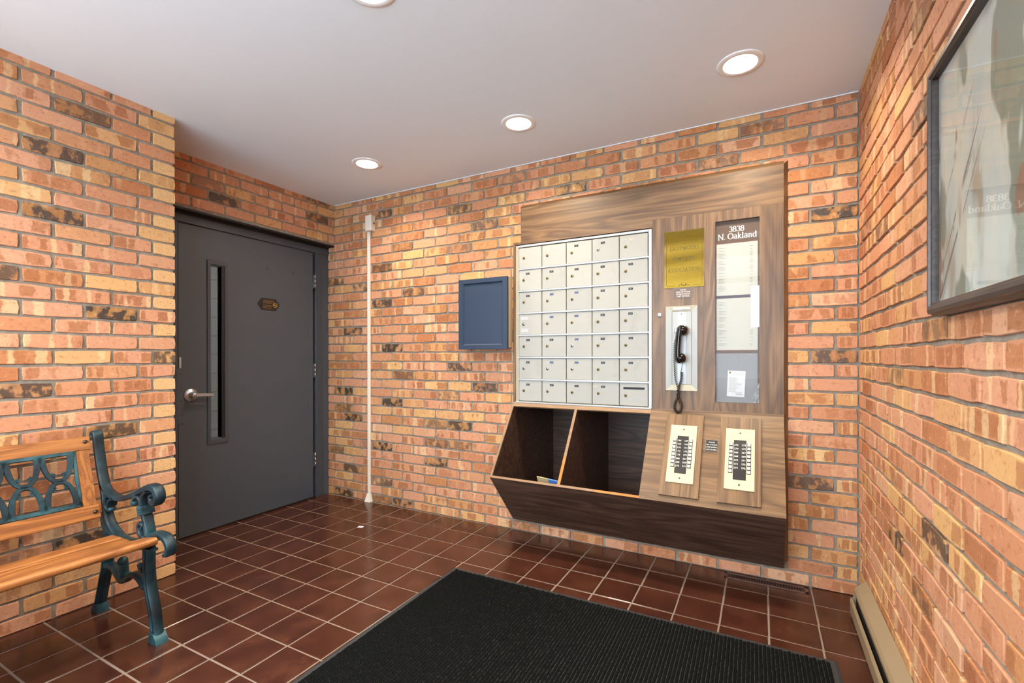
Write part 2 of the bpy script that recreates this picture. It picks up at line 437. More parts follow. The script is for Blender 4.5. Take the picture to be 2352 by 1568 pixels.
def ribbon(bm, path, ht, y0, y1, frame=None, ch=.35):
    """cast bar: path of (a,b) points in a plane, half thickness ht (scalar or list), depth y0..y1, chamfered section"""
    fr = frame or (lambda a, b, d: (a, d, b))
    n = len(path); hts = ht if hasattr(ht, '__len__') else [ht]*n
    if len(hts) != n: hts = list(np.interp(np.linspace(0, 1, n), np.linspace(0, 1, len(hts)), hts))
    rings = []
    for i in range(n):
        p = np.array(path[i]); t = np.array(path[min(i+1, n-1)]) - np.array(path[max(i-1, 0)]); t = t/(np.linalg.norm(t)+1e-9)
        nr = np.array([-t[1], t[0]]); h = hts[i]; c = min(h*ch*1.6, (y1-y0)*.3); ring = []
        for a, d in ((-h+c*.6, y0), (h-c*.6, y0), (h, y0+c), (h, y1-c), (h-c*.6, y1), (-h+c*.6, y1), (-h, y1-c), (-h, y0+c)):
            q = p + nr*a; ring.append(bm.verts.new(fr(q[0], q[1], d)))
        rings.append(ring)
    for a, b in zip(rings, rings[1:]):
        for k in range(8): bm.faces.new((a[k], a[(k+1) % 8], b[(k+1) % 8], b[k]))
    bm.faces.new(rings[0][::-1]); bm.faces.new(rings[-1])
    return bm
def spiral(c, r0, r1, a0, a1, n=18):
    return [(c[0]+(r0+(r1-r0)*k/n)*math.cos(a0+(a1-a0)*k/n), c[1]+(r0+(r1-r0)*k/n)*math.sin(a0+(a1-a0)*k/n)) for k in range(n+1)]
def struct(o): o['kind'] = 'structure'; return o

def text_bm(s, height, align='CENTER', bold=0.0, space=1.0):
    """flat sans lettering as a bmesh in (x, 0, z), cap height = height"""
    cu = bpy.data.curves.new('lettering', 'FONT'); cu.body = s; cu.align_x = align; cu.size = height/.70
    cu.offset = bold*height; cu.space_line = space; cu.resolution_u = 2; cu.extrude = 0.0
    ob = bpy.data.objects.new('lettering', cu)
    me = bpy.data.meshes.new_from_object(ob)
    bm = BM(); bm.from_mesh(me); bpy.data.objects.remove(ob); bpy.data.curves.remove(cu); bpy.data.meshes.remove(me)
    for v in bm.verts: v.co = Vector((v.co.x, 0, v.co.y))
    return bm
def place(bm, mtx): bmesh.ops.transform(bm, matrix=mtx, verts=bm.verts[:]); return bm
def T(x, y, z): return Matrix.Translation((x, y, z))
# roman letters drawn with a broad pen: strokes as (points, smooth?) in a 1-high box
O_ = lambda cx, cy, rx, ry, a0=0, a1=360, n=22: ([(cx+rx*math.cos(math.radians(a0+(a1-a0)*k/n)), cy+ry*math.sin(math.radians(a0+(a1-a0)*k/n))) for k in range(n+1)])
L_ = lambda *p: list(p)
GLY = {
 '3': (.52, [O_(.23, .72, .19, .25, 150, -80), O_(.22, .26, .23, .27, 85, -150)]),
 '8': (.55, [O_(.26, .73, .19, .24), O_(.26, .26, .23, .26)]),
 'N': (.86, [L_((.12, 0), (.12, 1)), L_((.08, 1), (.74, 0)), L_((.74, 0), (.74, 1)), L_((0, 0), (.24, 0)), L_((-.02, 1), (.2, 1)), L_((.62, 1), (.86, 1))]),
 '.': (.26, [L_((.06, .04), (.15, .04)), L_((.06, .09), (.15, .09))]),
 ' ': (.22, []),
 'O': (.84, [O_(.40, .5, .38, .5)]),
 'a': (.52, [O_(.22, .52, .17, .17, 150, 0, 10) + [(.39, .1), (.42, .02), (.5, .03)], O_(.2, .19, .17, .18, 60, 320, 14)]),
 'k': (.56, [L_((.12, 0), (.12, 1.02)), L_((.02, 0), (.24, 0)), L_((.02, .98), (.12, 1.02)), L_((.14, .3), (.42, .64)), L_((.2, .36), (.5, 0)), L_((.42, 0), (.57, 0)), L_((.33, .66), (.5, .66))]),
 'l': (.30, [L_((.13, 0), (.13, 1.02)), L_((.02, 0), (.26, 0)), L_((.02, .98), (.13, 1.02))]),
 'n': (.62, [L_((.12, 0), (.12, .66)), L_((.02, .62), (.12, .66)), O_(.29, .44, .17, .22, 160, 0, 10) + [(.46, 0)], L_((.02, 0), (.22, 0)), L_((.38, 0), (.57, 0))]),
 'd': (.60, [O_(.24, .32, .20, .33, 30, 330), L_((.44, 0), (.44, 1.02)), L_((.33, .98), (.44, 1.02)), L_((.44, 0), (.55, .03))]),
 'E': (.56, [L_((.1, 0), (.1, 1)), L_((.03, 1), (.48, 1)), L_((.1, .53), (.38, .53)), L_((.03, 0), (.5, 0)), L_((.48, 1), (.48, .9)), L_((.5, 0), (.5, .12))]),
 'A': (.76, [L_((.08, 0), (.36, 1)), L_((.36, 1), (.66, 0)), L_((.17, .33), (.55, .33)), L_((0, 0), (.17, 0)), L_((.56, 0), (.76, 0))]),
 'S': (.50, [[(.40, .84), (.33, .97), (.2, .99), (.08, .88), (.08, .72), (.2, .57), (.34, .44), (.42, .28), (.36, .08), (.2, 0), (.08, .05), (.03, .2)]]),
 'T': (.66, [L_((.33, 0), (.33, 1)), L_((.03, 1), (.63, 1)), L_((.03, 1), (.03, .88)), L_((.63, 1), (.63, .88)), L_((.22, 0), (.44, 0))]),
 'W': (1.06, [L_((.08, 1), (.31, 0)), L_((.31, 0), (.53, .95)), L_((.53, .95), (.75, 0)), L_((.75, 0), (.99, 1)), L_((0, 1), (.18, 1)), L_((.9, 1), (1.07, 1))]),
 'D': (.78, [L_((.1, 0), (.1, 1)), L_((.02, 1), (.3, 1)), L_((.02, 0), (.3, 0)), O_(.3, .5, .42, .5, 90, -90, 14)]),
 'R': (.66, [L_((.1, 0), (.1, 1)), L_((.02, 1), (.3, 1)), O_(.3, .76, .21, .24, 90, -90, 10) + [(.1, .52)], L_((.28, .52), (.6, 0)), L_((.02, 0), (.2, 0))]),
 'C': (.70, [O_(.4, .5, .37, .5, 45, 315)]),
 'I': (.32, [L_((.15, 0), (.15, 1)), L_((.05, 0), (.25, 0)), L_((.05, 1), (.25, 1))]),
}
def roman(s, height, thick, thin, gap=.06, width=None):
    """broad-pen roman lettering, flat in (x,0,z), centred on x"""
    bm = BM(); tot = sum(GLY[c][0] + gap for c in s) - gap
    kx = (width/(tot*height)) if width else 1.0
    x = -tot/2; lay = 0
    for c in s:
        wd, strokes = GLY[c]
        for st in strokes:
            P = [np.array(((x+p[0])*height*kx, p[1]*height)) for p in st]; L = []; R = []
            lay += 1
            for i, p in enumerate(P):
                t = P[min(i+1, len(P)-1)] - P[max(i-1, 0)]; t = t/(np.linalg.norm(t)+1e-9)
                wdt = (thin + (thick-thin)*abs(t[1])**1.3)*height/2
                if c == 'N' and abs(t[0]) < .1: wdt *= .7
                nr = np.array([-t[1], t[0]])*wdt
                yy = -(lay % 7)*1e-5
                L.append(bm.verts.new((p[0]+nr[0], yy, p[1]+nr[1]))); R.append(bm.verts.new((p[0]-nr[0], yy, p[1]-nr[1])))
            for i in range(len(P)-1): bm.faces.new((L[i], L[i+1], R[i+1], R[i]))
        x += wd + gap
    return bm
def slab_text(name, bm, mat, mtx, parent, thick=.0006):
    """lettering with a little thickness; front of the lettering faces -y before mtx"""
    g = bmesh.ops.extrude_face_region(bm, geom=bm.faces[:])
    bmesh.ops.translate(bm, verts=[v for v in g['geom'] if isinstance(v, bmesh.types.BMVert)], vec=(0, -thick, 0))
    place(bm, mtx); return build(name, bm, mat, parent)

# ================================================================== STRUCTURE
# ---- brick walls
PITCH_X, COURSE, BL, BH = .2147, .0713, .2035, .0605
ZJ0 = .0645
def brick_variant():
    """front loop, shoulder loop, rear loop of 10 points: 48 triangles, ragged arrises"""
    l, h = BL/2, BH/2
    base = [(-l, -h), (-l*.4, -h), (l*.35, -h), (l, -h), (l, 0), (l, h), (l*.3, h), (-l*.45, h), (-l, h), (-l, 0)]
    rg = lambda s: random.uniform(-s, s)
    sh = []
    for x, z in base:
        cx, cz = abs(x) > l*.9, abs(z) > h*.9
        k = .0022 if (cx and cz) else .0
        sh.append((x - math.copysign(k, x) + rg(.0026), z - (math.copysign(k, z) if z else 0) + rg(.0019)))
    verts = [(x*(1-.0020/l), 0.0 + rg(.0003), z*(1-.0019/h)) for x, z in sh] + [(x, .0024, z) for x, z in sh] + [(x, .016, z) for x, z in sh]
    faces = [tuple(range(10))]
    for a in (0, 10):
        for i in range(10): faces.append((a+i, a+10+i, a+10+(i+1) % 10, a+(i+1) % 10))
    return verts, faces
def mesh_data(name, verts, faces, mat, uvs=True):
    me = bpy.data.meshes.new(name); me.from_pydata(verts, [], faces)
    if uvs:
        ul = me.uv_layers.new(name='UVMap'); vi = np.empty(len(me.loops), int); me.loops.foreach_get('vertex_index', vi)
        va = np.array(verts); ul.data.foreach_set('uv', va[vi][:, [0, 2]].astype(np.float32).ravel())
    me.materials.append(mat); me.validate(); me.update()
    return me
BV = [brick_variant() for _ in range(14)]
BME = [mesh_data('brick', v, f, M['brick']) for v, f in BV]
def lay_bricks(parent, theta, pos, cells, dark=(), tan=(), hidden=lambda s, z: False, maxn=300):
    """cells: (s0,s1,z0,z1,speckle). pos(s,z,out) -> world. Largest in view become parts, the rest one joined field"""
    R = Matrix.Rotation(theta, 4, 'Z'); nrm = R @ Vector((0, -1, 0)); items = []
    for (s0, s1, z0, z1, spk) in cells:
        sc, zc = (s0+s1)/2, (z0+z1)/2
        w_, h_ = s1-s0, z1-z0
        if w_ < .02 or h_ < .012: continue
        p = pos(sc, zc, 0.0); pj = project(p); score = -1
        if pj:
            inside = any((q := project(pos(sc+a*w_/2, zc+b*h_/2, 0))) and -5 < q[0] < 2357 and -5 < q[1] < 1573 for a in (-1, 0, 1) for b in (-1, 0, 1))
            view = Vector(CAM) - Vector(p); d = view.length; cs = view.normalized().dot(nrm)
            if inside and cs > .02 and not hidden(sc, zc): score = w_*h_*cs/d**2
        burn, spk_ = 0.0, spk
        for (ds, dz, bv) in dark:
            if s0-.006 <= ds <= s1+.006 and z0-.006 <= dz <= z1+.006: burn = bv
        if burn == 0.0 and random.random() < .018: burn = random.uniform(.3, .8)
        items.append((score, sc, zc, w_, h_, burn, spk_))
    items.sort(key=lambda t: -t[0])
    V, F, UV, CI = [], [], [], []
    for i, (score, sc, zc, w_, h_, burn, spk) in enumerate(items):
        k = random.randrange(len(BV)); seed = random.random()
        out = random.uniform(-.0018, .0018)
        m = Matrix.Translation(pos(sc, zc, out)) @ R @ Matrix.Rotation(random.uniform(-.006, .006), 4, 'Y') @ Matrix.Rotation(random.uniform(-.006, .006), 4, 'Z')
        flip = random.random() < .5
        if flip: m = m @ Matrix.Rotation(math.pi, 4, 'Y')
        S = Matrix.Diagonal((w_/BL, 1, h_/BH, 1))
        if score > 0 and i < maxn:
            o = bpy.data.objects.new('brick', BME[k]); COL.objects.link(o); o.parent = parent
            o.matrix_local = Matrix.Translation(-WL[parent.name]) @ m @ S
            o.color = (seed, burn, spk, 1)
        else:
            mm = m @ S; o0 = len(V)
            for v in BV[k][0]: V.append(tuple(mm @ Vector(v))); UV.append((v[0], v[2])); CI.append((seed, burn, spk, 1))
            for f in BV[k][1]: F.append(tuple(o0+j for j in f))
    if F:
        me = bpy.data.meshes.new('brick_field'); off = WL[parent.name]
        me.from_pydata([tuple(Vector(v)-off) for v in V], [], F)
        vi = np.empty(len(me.loops), int); me.loops.foreach_get('vertex_index', vi)
        ul = me.uv_layers.new(name='UVMap'); ul.data.foreach_set('uv', np.array(UV, np.float32)[vi].ravel())
        at = me.attributes.new('info', 'FLOAT_COLOR', 'POINT'); at.data.foreach_set('color', np.array(CI, np.float32).ravel())
        me.materials.append(M['brick_joined']); me.update()
        o = bpy.data.objects.new('brick_field', me); COL.objects.link(o); o.parent = parent; o['kind'] = 'stuff'
def courses(ztop=H, zbot=0.0):
    k = 0
    while True:
        z0 = ZJ0 + (k-1)*COURSE; z1 = z0 + COURSE
        if z0 > ztop-.01: return
        if z1 > zbot+.015: yield k, max(z0+.0054, zbot+.003), min(z1-.0054, ztop+.002)
        k += 1
def running(k, a, b, first):
    """cells between a and b of a running bond; joints at first + n*pitch (odd courses shifted half)"""
    j = first - (PITCH_X/2 if k % 2 else 0.0)
    n = math.floor((a-j)/PITCH_X); x = j + n*PITCH_X
    while x < b:
        s0, s1 = max(x+.0056, a), min(x+PITCH_X-.0056, b)
        if s1-s0 > .02: yield s0, s1
        x += PITCH_X
def unproj(ax, val, px, py):
    d = (px-PPX)/FPX*CR - (py-PPY)/FPX*CU + CF
    return CAM + d*(val-CAM[ax])/d[ax]

# back wall with the recess the mail cabinet is let into
OX0, OX1, OZ0, OZ1 = -1.880, -.345, .125, 1.90
bm = BM()
box(bm, XDOOR-.25, OX0, .0075, .22, 0, H); box(bm, OX1, .22, .0075, .22, 0, H)
box(bm, OX0, OX1, .0075, .22, 0, OZ0); box(bm, OX0, OX1, .0075, .22, OZ1, H)
wall_back = struct(build('wall_back', bm, 'mortar'))
cells = []
for k, z0, z1 in courses():
    for s0, s1 in running(k, XDOOR-.02, -.004, -.201):
        if s0 > OX0-.01 and s1 < OX1+.01 and z0 > OZ0-.02 and z1 < OZ1+.02: continue
        inx = s1 > OX0 and s0 < OX1 and z1 > OZ0 and z0 < OZ1
        if inx:
            if s0 < OX0: cells.append((s0, min(s1, OX0), z0, z1, 0.0))
            elif s1 > OX1: cells.append((max(s0, OX1), s1, z0, z1, 0.0))
            elif z0 < OZ0: cells.append((s0, s1, z0, min(z1, OZ0), 0.0))
            else: cells.append((s0, s1, max(z0, OZ1), z1, 0.0))
        else: cells.append((s0, s1, z0, z1, 0.0))
darkpx = [(871,614,.7),(876,696,.9),(945,668,.75),(898,799,1),(1052,841,.9),(829,660,.8),(805,762,.9),(772,645,.7),(1056,481,.75),(883,491,.8),(933,569,.45),(1181,413,.4),
          (785,897,1),(898,922,.95),(810,957,1),(1057,977,.95),(1118,888,.9),(1022,907,.6),(872,1023,1),(1001,1017,.7),(995,1061,.9),(803,1074,.8),(870,1105,.7),(930,862,.6),(916,1155,.9),
          (771,1032,.6),(769,1127,.9),(1905,492,1),(1910,818,.85),(1850,1107,.8),(1763,288,.5),(1651,377,.55),(1318,435,.9)]
dk = [(*(unproj(1, 0, a, b)[[0, 2]]), c) for a, b, c in darkpx]
lay_bricks(wall_back, 0.0, lambda s, z, o: (s, -o, z), cells, dk, hidden=lambda s, z: (-1.89 < s < -.3 and .07 < z < 1.94) or (-1.83 < s < -.3 and z < 2.16 and z > 1.9))

# right wall
wall_right = struct(build('wall_right', B(.0075, .22, YF, .0, 0, H), 'mortar'))
cells = [(s0, s1, z0, z1, 0.0) for k, z0, z1 in courses() for s0, s1 in running(k, .004, -YF, .06)]
dk = [(-unproj(0, 0, a, b)[1], unproj(0, 0, a, b)[2], c) for a, b, c in [(1997,296,.4),(2118,257,.8),(2060,1240,.9),(2174,1251,.8),(1992,523,.5),(2100,1330,.5)]]
lay_bricks(wall_right, -math.pi/2, lambda s, z, o: (-o, -s, z), cells, dk)

# wall behind the bench, its end turned towards the door
bm = BM(); box(bm, XDOOR-.25, XB-.0075, YF, YB-.0075, 0, H)
wall_left = struct(build('wall_left', bm, 'mortar'))
cells = []
for k, z0, z1 in courses():
    e = YB
    first = .170 if k % 2 else .107
    cells.append((e-first+.0056, e-.001, z0, z1, 0.0 if k % 2 else 1.0)); e -= first
    if not k % 2: cells.append((e-.172+.0056, e-.0056, z0, z1, 0.0)); e -= .172
    while e > YF+.05:
        cells.append((max(e-PITCH_X+.0056, YF), e-.0056, z0, z1, 0.0)); e -= PITCH_X
dk = [(unproj(0, XB, a, b)[1], unproj(0, XB, a, b)[2], c) for a, b, c in [(100,335,.9),(117,488,.95),(25,627,.8),(255,718,1),(378,820,.8),(55,897,.9),(255,985,.85),(163,252,.7),(190,1240,1),(60,1265,.4)]]
lay_bricks(wall_left, math.pi/2, lambda s, z, o: (XB+o, s, z), cells, dk)
cells = [(s0, s1, z0, z1, 0.0) for k, z0, z1 in courses() for s0, s1 in running(k, -XB+.018, -XDOOR, -XB+.018)]
lay_bricks(wall_left, math.pi, lambda s, z, o: (-s, YB+o, z), cells, maxn=0)

# brick over the door
ZL = 2.117
bm = BM(); box(bm, XDOOR-.25, XD-.0075, YB, .0, ZL, H)
wall_door = struct(build('wall_door_recess', bm, 'mortar'))
cells = [(s0, s1, z0, z1, 0.0) for k, z0, z1 in courses(H, ZL) for s0, s1 in running(k, YB+.003, -.004, -.06)]
dk = [(unproj(0, XD, a, b)[1], unproj(0, XD, a, b)[2], c) for a, b, c in [(548,469,.9),(714,495,.8),(508,428,.35)]]
lay_bricks(wall_door, math.pi/2, lambda s, z, o: (XD+o, s, z), cells, dk)

# ---- floor: grout bed and quarry tiles
floor = struct(build('floor', B(XDOOR-.25, .22, YF, .22, -.08, -.0025), 'grout'))
TX, TY = .1912, .1950
def tile_variant(g=.0035):
    a, b = TX/2-g, TY/2-g; c = .0022
    v = [(-a+c, -b+c, 0), (a-c, -b+c, 0), (a-c, b-c, 0), (-a+c, b-c, 0), (-a, -b, -.002), (a, -b, -.002), (a, b, -.002), (-a, b, -.002),
         (-a, -b, -.008), (a, -b, -.008), (a, b, -.008), (-a, b, -.008)]
    f = [(0, 1, 2, 3)]
    for o in (0, 4):
        for i in range(4): f.append((o+i, o+4+i, o+4+(i+1) % 4, o+(i+1) % 4))
    return v, f
TV = [tile_variant(g) for g in (.0032, .0038, .0044)]
TME = [mesh_data('tile', v, f, M['tile'], False) for v, f in TV]
tl = []
for i in range(-1, 20):
    for j in range(-1, 19):
        x0, x1 = -.1975-(i)*TX, -.1975-(i-1)*TX
        xc = (x0+x1)/2
        if xc > .06 or xc < XDOOR-.12: continue
        yoff = -.185 + (-.205+.185)*(-xc/2.8)
        yc = yoff - (j+.5-0)*TY
        if yc > .06 or yc < YF-.05: continue
        if xc < XB-.06 and yc < YB-.06: continue
        pj = project((xc, yc, 0)); sc = -1
        if pj and -90 < pj[0] < 2440 and pj[1] < 1680: sc = 1/pj[2]**2
        tl.append((sc, xc, yc))
tl.sort(key=lambda t: -t[0]); rest = BM()
for i, (sc, xc, yc) in enumerate(tl):
    k = random.randrange(3)
    m = T(xc, yc, random.uniform(-.0004, .0004)) @ Matrix.Rotation(.0071 + random.uniform(-.003, .003), 4, 'Z') @ Matrix.Rotation(random.uniform(-.002, .002), 4, 'X')
    if sc > 0 and i < 300:
        o = bpy.data.objects.new('tile', TME[k]); COL.objects.link(o); o.parent = floor
        o.matrix_local = Matrix.Translation(-WL[floor.name]) @ m; o.color = (random.random(), 0, 0, 1)
    else:
        vv = [rest.verts.new(m @ Vector(v)) for v in TV[k][0]]
        for f in TV[k][1]: rest.faces.new([vv[q] for q in f])
o = build('tile_field', rest, 'tile', floor); o['kind'] = 'stuff'; o.color = (.4, 0, 0, 1)

# ---- ceiling with square cut-outs for the recessed lamps
LAMPS = [(-.4986, -.517), (-1.598, -.512), (-2.735, -.512), (-1.62, -1.605), (-2.62, -2.70), (-1.60, -2.70), (-.50, -2.70)]  # last three are unseen, added to brighten the bench wall and ceiling
hs = .062
xs = sorted([XDOOR-.25, .22] + [v for x, y in LAMPS for v in (x-hs, x+hs)]); ys = sorted([YF, .22] + [v for x, y in LAMPS for v in (y-hs, y+hs)])
bm = BM(); gv = {}
for i in range(len(xs)-1):
    for j in range(len(ys)-1):
        cx, cy = (xs[i]+xs[i+1])/2, (ys[j]+ys[j+1])/2
        if any(abs(cx-x) < hs and abs(cy-y) < hs for x, y in LAMPS): continue
        vv = []
        for a, b in ((i, j), (i+1, j), (i+1, j+1), (i, j+1)):
            if (a, b) not in gv: gv[(a, b)] = bm.verts.new((xs[a], ys[b], H))
            vv.append(gv[(a, b)])
        bm.faces.new(vv)
g = bmesh.ops.extrude_face_region(bm, geom=bm.faces[:])
bmesh.ops.translate(bm, verts=[v for v in g['geom'] if isinstance(v, bmesh.types.BMVert)], vec=(0, 0, .12))
ceiling = struct(build('ceiling', bm, 'ceiling'))
o = struct(build('trim_1', B(XD+.02, -.004, -.010, -.0005, H-.0045, H, .001), 'ceiling')); 

# ---- entrance glazing behind the camera
bm = BM()
for x in (-3.20, -2.15, -1.10, -.05): box(bm, x-.03, x+.03, YF-.06, YF, 0, H, .002)
for z0, z1 in ((0, .80), (2.08, 2.14), (H-.05, H)): box(bm, -3.21, 0, YF-.055, YF-.005, z0, z1, .002)  # solid lower panel is unseen, put in to cut low daylight
wf = struct(build('wall_front', bm, 'black_steel'))
for i, (a, b) in enumerate(((-3.17, -2.18), (-2.12, -1.13), (-1.07, -.08))):
    build('pane', B(a, b, YF-.034, YF-.028, .80, 2.08), 'glass', wf)
    build('pane', B(a, b, YF-.034, YF-.028, 2.14, H-.05), 'glass', wf)
bm = BM(); box(bm, -14, 11, -26, YF-.06, -.12, -.02)
struct(build('ground', bm, 'concrete'))

# ---- stair hall seen through the door light
bm = BM(); hx0, hx1, hy0, hy1 = -5.6, XDOOR-.25, -2.2, .8
box(bm, hx0-.1, hx0, hy0, hy1, 0, 2.5); box(bm, hx0, hx1, hy0-.1, hy0, 0, 2.5); box(bm, hx0, hx1+.1, hy1, hy1+.1, 0, 2.5); box(bm, hx1, hx1+.1, .2, hy1, 0, 2.5); box(bm, hx1-.02, hx1+.03, hy0, hy1, 2.40, 2.55); box(bm, hx1-.02, hx1, -2.2, YB, 0, 2.5)
hall = struct(build('wall_hall', bm, 'hall_paint'))
struct(build('ceiling_hall', B(hx0-.1, hx1, hy0-.1, hy1+.1, 2.5, 2.6), 'hall_paint'))
struct(build('floor_hall', B(hx0-.1, hx1, hy0-.1, hy1+.1, -.1, 0), 'concrete'))
bm = BM()
box(bm, hx0, hx0+.004, hy0, hy1, .199, .201)
for k in range(12): box(bm, hx0, hx0+.004, hy0, hy1, .2+k*.2-.003, .2+k*.2+.003)
build('block_joint', bm, plain('painted_joint', (196, 196, 194), .7), hall)
hl = thing('hall_lamp', 'lit ceiling lamp of the hall beyond the door', 'lamp', (-4.7, -.9, 2.5))
build('lens', B(-4.9, -4.5, -1.4, -.4, 2.46, 2.499, .004), emit('lit_hall_lens', (1, .98, .95), 5.0), hl)

# ================================================================== DOOR
door = struct(thing('door_1', 'dark grey door with a narrow upright window and lever handle', 'door', (XDOOR, -.67, 0)))
bm = BM(); DX = XDOOR
wy0, wy1, wz0, wz1 = -.9810, -.9055, .6176, 1.7928       # glass light
dy0, dy1, dz0, dz1 = -1.1755, -.1600, .0120, 2.0320
box(bm, DX-.045, DX, dy0, wy0, dz0, dz1); box(bm, DX-.045, DX, wy1, dy1, dz0, dz1)
box(bm, DX-.045, DX, wy0, wy1, dz0, wz0); box(bm, DX-.045, DX, wy0, wy1, wz1, dz1)
leaf = build('leaf', bm, 'door', door)
# window bead: flat frame proud of the leaf
fy0, fy1, fz0, fz1 = -1.0005, -.8630, .5810, 1.8290
bm = BM()
box(bm, DX-.004, DX+.008, fy0, wy0+.002, fz0, fz1, .0015); box(bm, DX-.004, DX+.008, wy1+.022, fy1, fz0, fz1, .0015)
box(bm, DX-.004, DX+.008, wy0, wy1+.024, fz0, wz0-.006, .0015); box(bm, DX-.004, DX+.008, wy0, wy1+.024, wz1+.006, fz1, .0015)
build('window_bead', bm, 'frame_paint', door)
bm = BM(); box(bm, DX-.04, DX+.004, wy1, wy1+.022, wz0-.008, wz1+.008)
build('window_reveal', bm, 'black_steel', door)
build('glass_pane', B(DX-.026, DX-.020, wy0, wy1, wz0, wz1), 'door_glass', door)
# frame: head, jambs
bm = BM()
box(bm, DX-.10, DX+.004, YB-.03, .005, 2.040, 2.092, .0015)
box(bm, DX-.05, DX-.012, dy0-.02, -.13, 2.028, 2.045)
build('frame_head', bm, 'frame_paint', door)
build('frame_jamb', B(DX-.10, DX+.004, -.1340, -.0690, 0, 2.040, .0015), 'frame_paint', door)
build('frame_jamb', B(DX-.10, DX+.004, -1.262, dy0-.004, 0, 2.040, .0015), 'frame_paint', door)
build('jamb_filler', B(DX-.10, DX-.004, -.0690, .0065, 0, 2.092), 'door', door)
build('jamb_filler', B(DX-.10, DX-.002, YB-.03, -1.262, 0, 2.11), 'door', door)
bm = BM(); box(bm, DX-.12, DX-.0455, -1.26, -1.13, 0, 2.045); box(bm, DX-.12, DX-.0455, -.20, -.07, 0, 2.045); box(bm, DX-.12, DX-.0455, -1.26, -.07, 1.99, 2.06)
build('door_stop', bm, 'black_steel', door)
bm = BM(); box(bm, DX-.09, XD+.004, YB+.0, -.001, 2.103, 2.1165, .001); box(bm, DX-.09, DX+.004, YB, 0, 2.090, 2.104)
struct(build('trim_2', bm, 'black_steel'))
for z in (1.7976, 1.058, .3178):
    h = build('hinge', B(DX-.002, DX+.010, -.1595, -.1345, z-.058, z+.058, .001), 'frame_paint', door)
    bm = BM(); 
    for a, b in ((-.056, -.02), (-.018, .018), (.02, .056)): cyl(bm, (DX+.012, -.1475, z+a), (0, 0, 1), .0072, .0072, b-a, 12)
    build('knuckle', bm, 'hinge', h, True)
# latch guard, screws, lever
build('leak_strip', B(DX-.06, DX+.002, -1.262, -.069, 0, .0115, .002), 'black_steel', door)  # dark strip added to stop hall light leaking under the leaf
build('latch_guard', B(DX, DX+.003, dy0-.03, -1.1468, .7419, 1.100, .001), 'door', door)
bm = BM()
for z in (1.062, .975, .888, .802): ball(bm, (DX+.003, -1.158, z), .0055, 8, (.6, 1, 1))
build('screw', bm, 'frame_paint', door, True)
bm = BM()
for y, z in ((-.564, 1.83), (-.564, 1.845), (-.345, 1.83), (-.345, 1.845)): cyl(bm, (DX, y, z), (1, 0, 0), .0045, .0045, .0012, 8)
build('screw_hole', bm, 'black', door)
bm = BM(); box(bm, DX+.0002, DX+.0016, dy0+.004, dy0+.016, 1.10, 1.17, .0004)
build('chipped_paint', bm, 'steel', door)
ly, lz = -1.105, .9225
hd = build('lever_handle', lathe(BM(), (DX, ly, lz), (1, 0, 0), [(.0, 0), (.042, 0), (.043, .004), (.040, .009), (.024, .014), (.0165, .020), (.016, .056), (.014, .058), (0, .058)], 32), 'steel', door, True)
bm = BM(); ribbon(bm, crom([(ly, lz), (ly+.045, lz), (ly+.118, lz-.004)], 8), [.0125, .0115, .0105], DX+.044, DX+.057, frame=lambda a, b, d: (d, a, b))
build('lever', bm, 'steel', hd)
build('key_cylinder', lathe(BM(), (DX+.058, ly, lz), (1, 0, 0), [(.0, .0), (.008, 0), (.008, .003), (.003, .0035), (.0, .0015)], 16), 'lock_steel', hd, True)
# no-smoking plaque on the door
pq = thing('door_plaque', 'small dark plaque with gold print and a no-smoking ring on the grey door', 'plaque', (DX, -.556, 1.52))
pts = [(-.64, 1.575), (-.612, 1.613), (-.498, 1.613), (-.470, 1.575), (-.470, 1.562), (-.498, 1.524), (-.612, 1.524), (-.64, 1.562)]
build('plate', prism(BM(), pts, 'x', DX+.0001, DX+.004), 'black', pq)
bm = BM(); c = (-.555, 1.5685)
inn = [((y-c[0])*.93+c[0], (z-c[1])*.88+c[1]) for y, z in pts]; inn2 = [((y-c[0])*.90+c[0], (z-c[1])*.82+c[1]) for y, z in pts]
for i in range(8):
    a, b_, c_, d_ = inn[i], inn[(i+1) % 8], inn2[(i+1) % 8], inn2[i]
    bm.faces.new([bm.verts.new((DX+.0044, p[0], p[1])) for p in (a, b_, c_, d_)])
build('gold_border', bm, 'engrave', pq)
bm = BM()
for k, (wd, h, z) in enumerate(((.085, .009, 1.592), (.07, .008, 1.578), (.06, .005, 1.560), (.074, .005, 1.550), (.066, .005, 1.540))):
    y = -.602
    while y < -.602+wd:
        l = random.uniform(.006, .016); box(bm, DX+.004, DX+.0046, y, y+l, z-h/2, z+h/2); y += l+.003
build('gold_print', bm, plain('worn_gold_print', (116, 84, 44), .5), pq)
bm = BM(); ring = [(DX+.0046, -.505+.017*math.cos(t), 1.566+.017*math.sin(t)) for t in np.linspace(0, 2*math.pi, 25)]
tube(bm, ring, .0016, 6, False); tube(bm, [(DX+.0046, -.505-.012, 1.566+.012), (DX+.0046, -.505+.012, 1.566-.012)], .0016, 6)
box(bm, DX+.004, DX+.0052, -.516, -.496, 1.563, 1.568)
build('no_smoking_ring', bm, plain('bright_gold_print', (196, 150, 66), .4), pq)

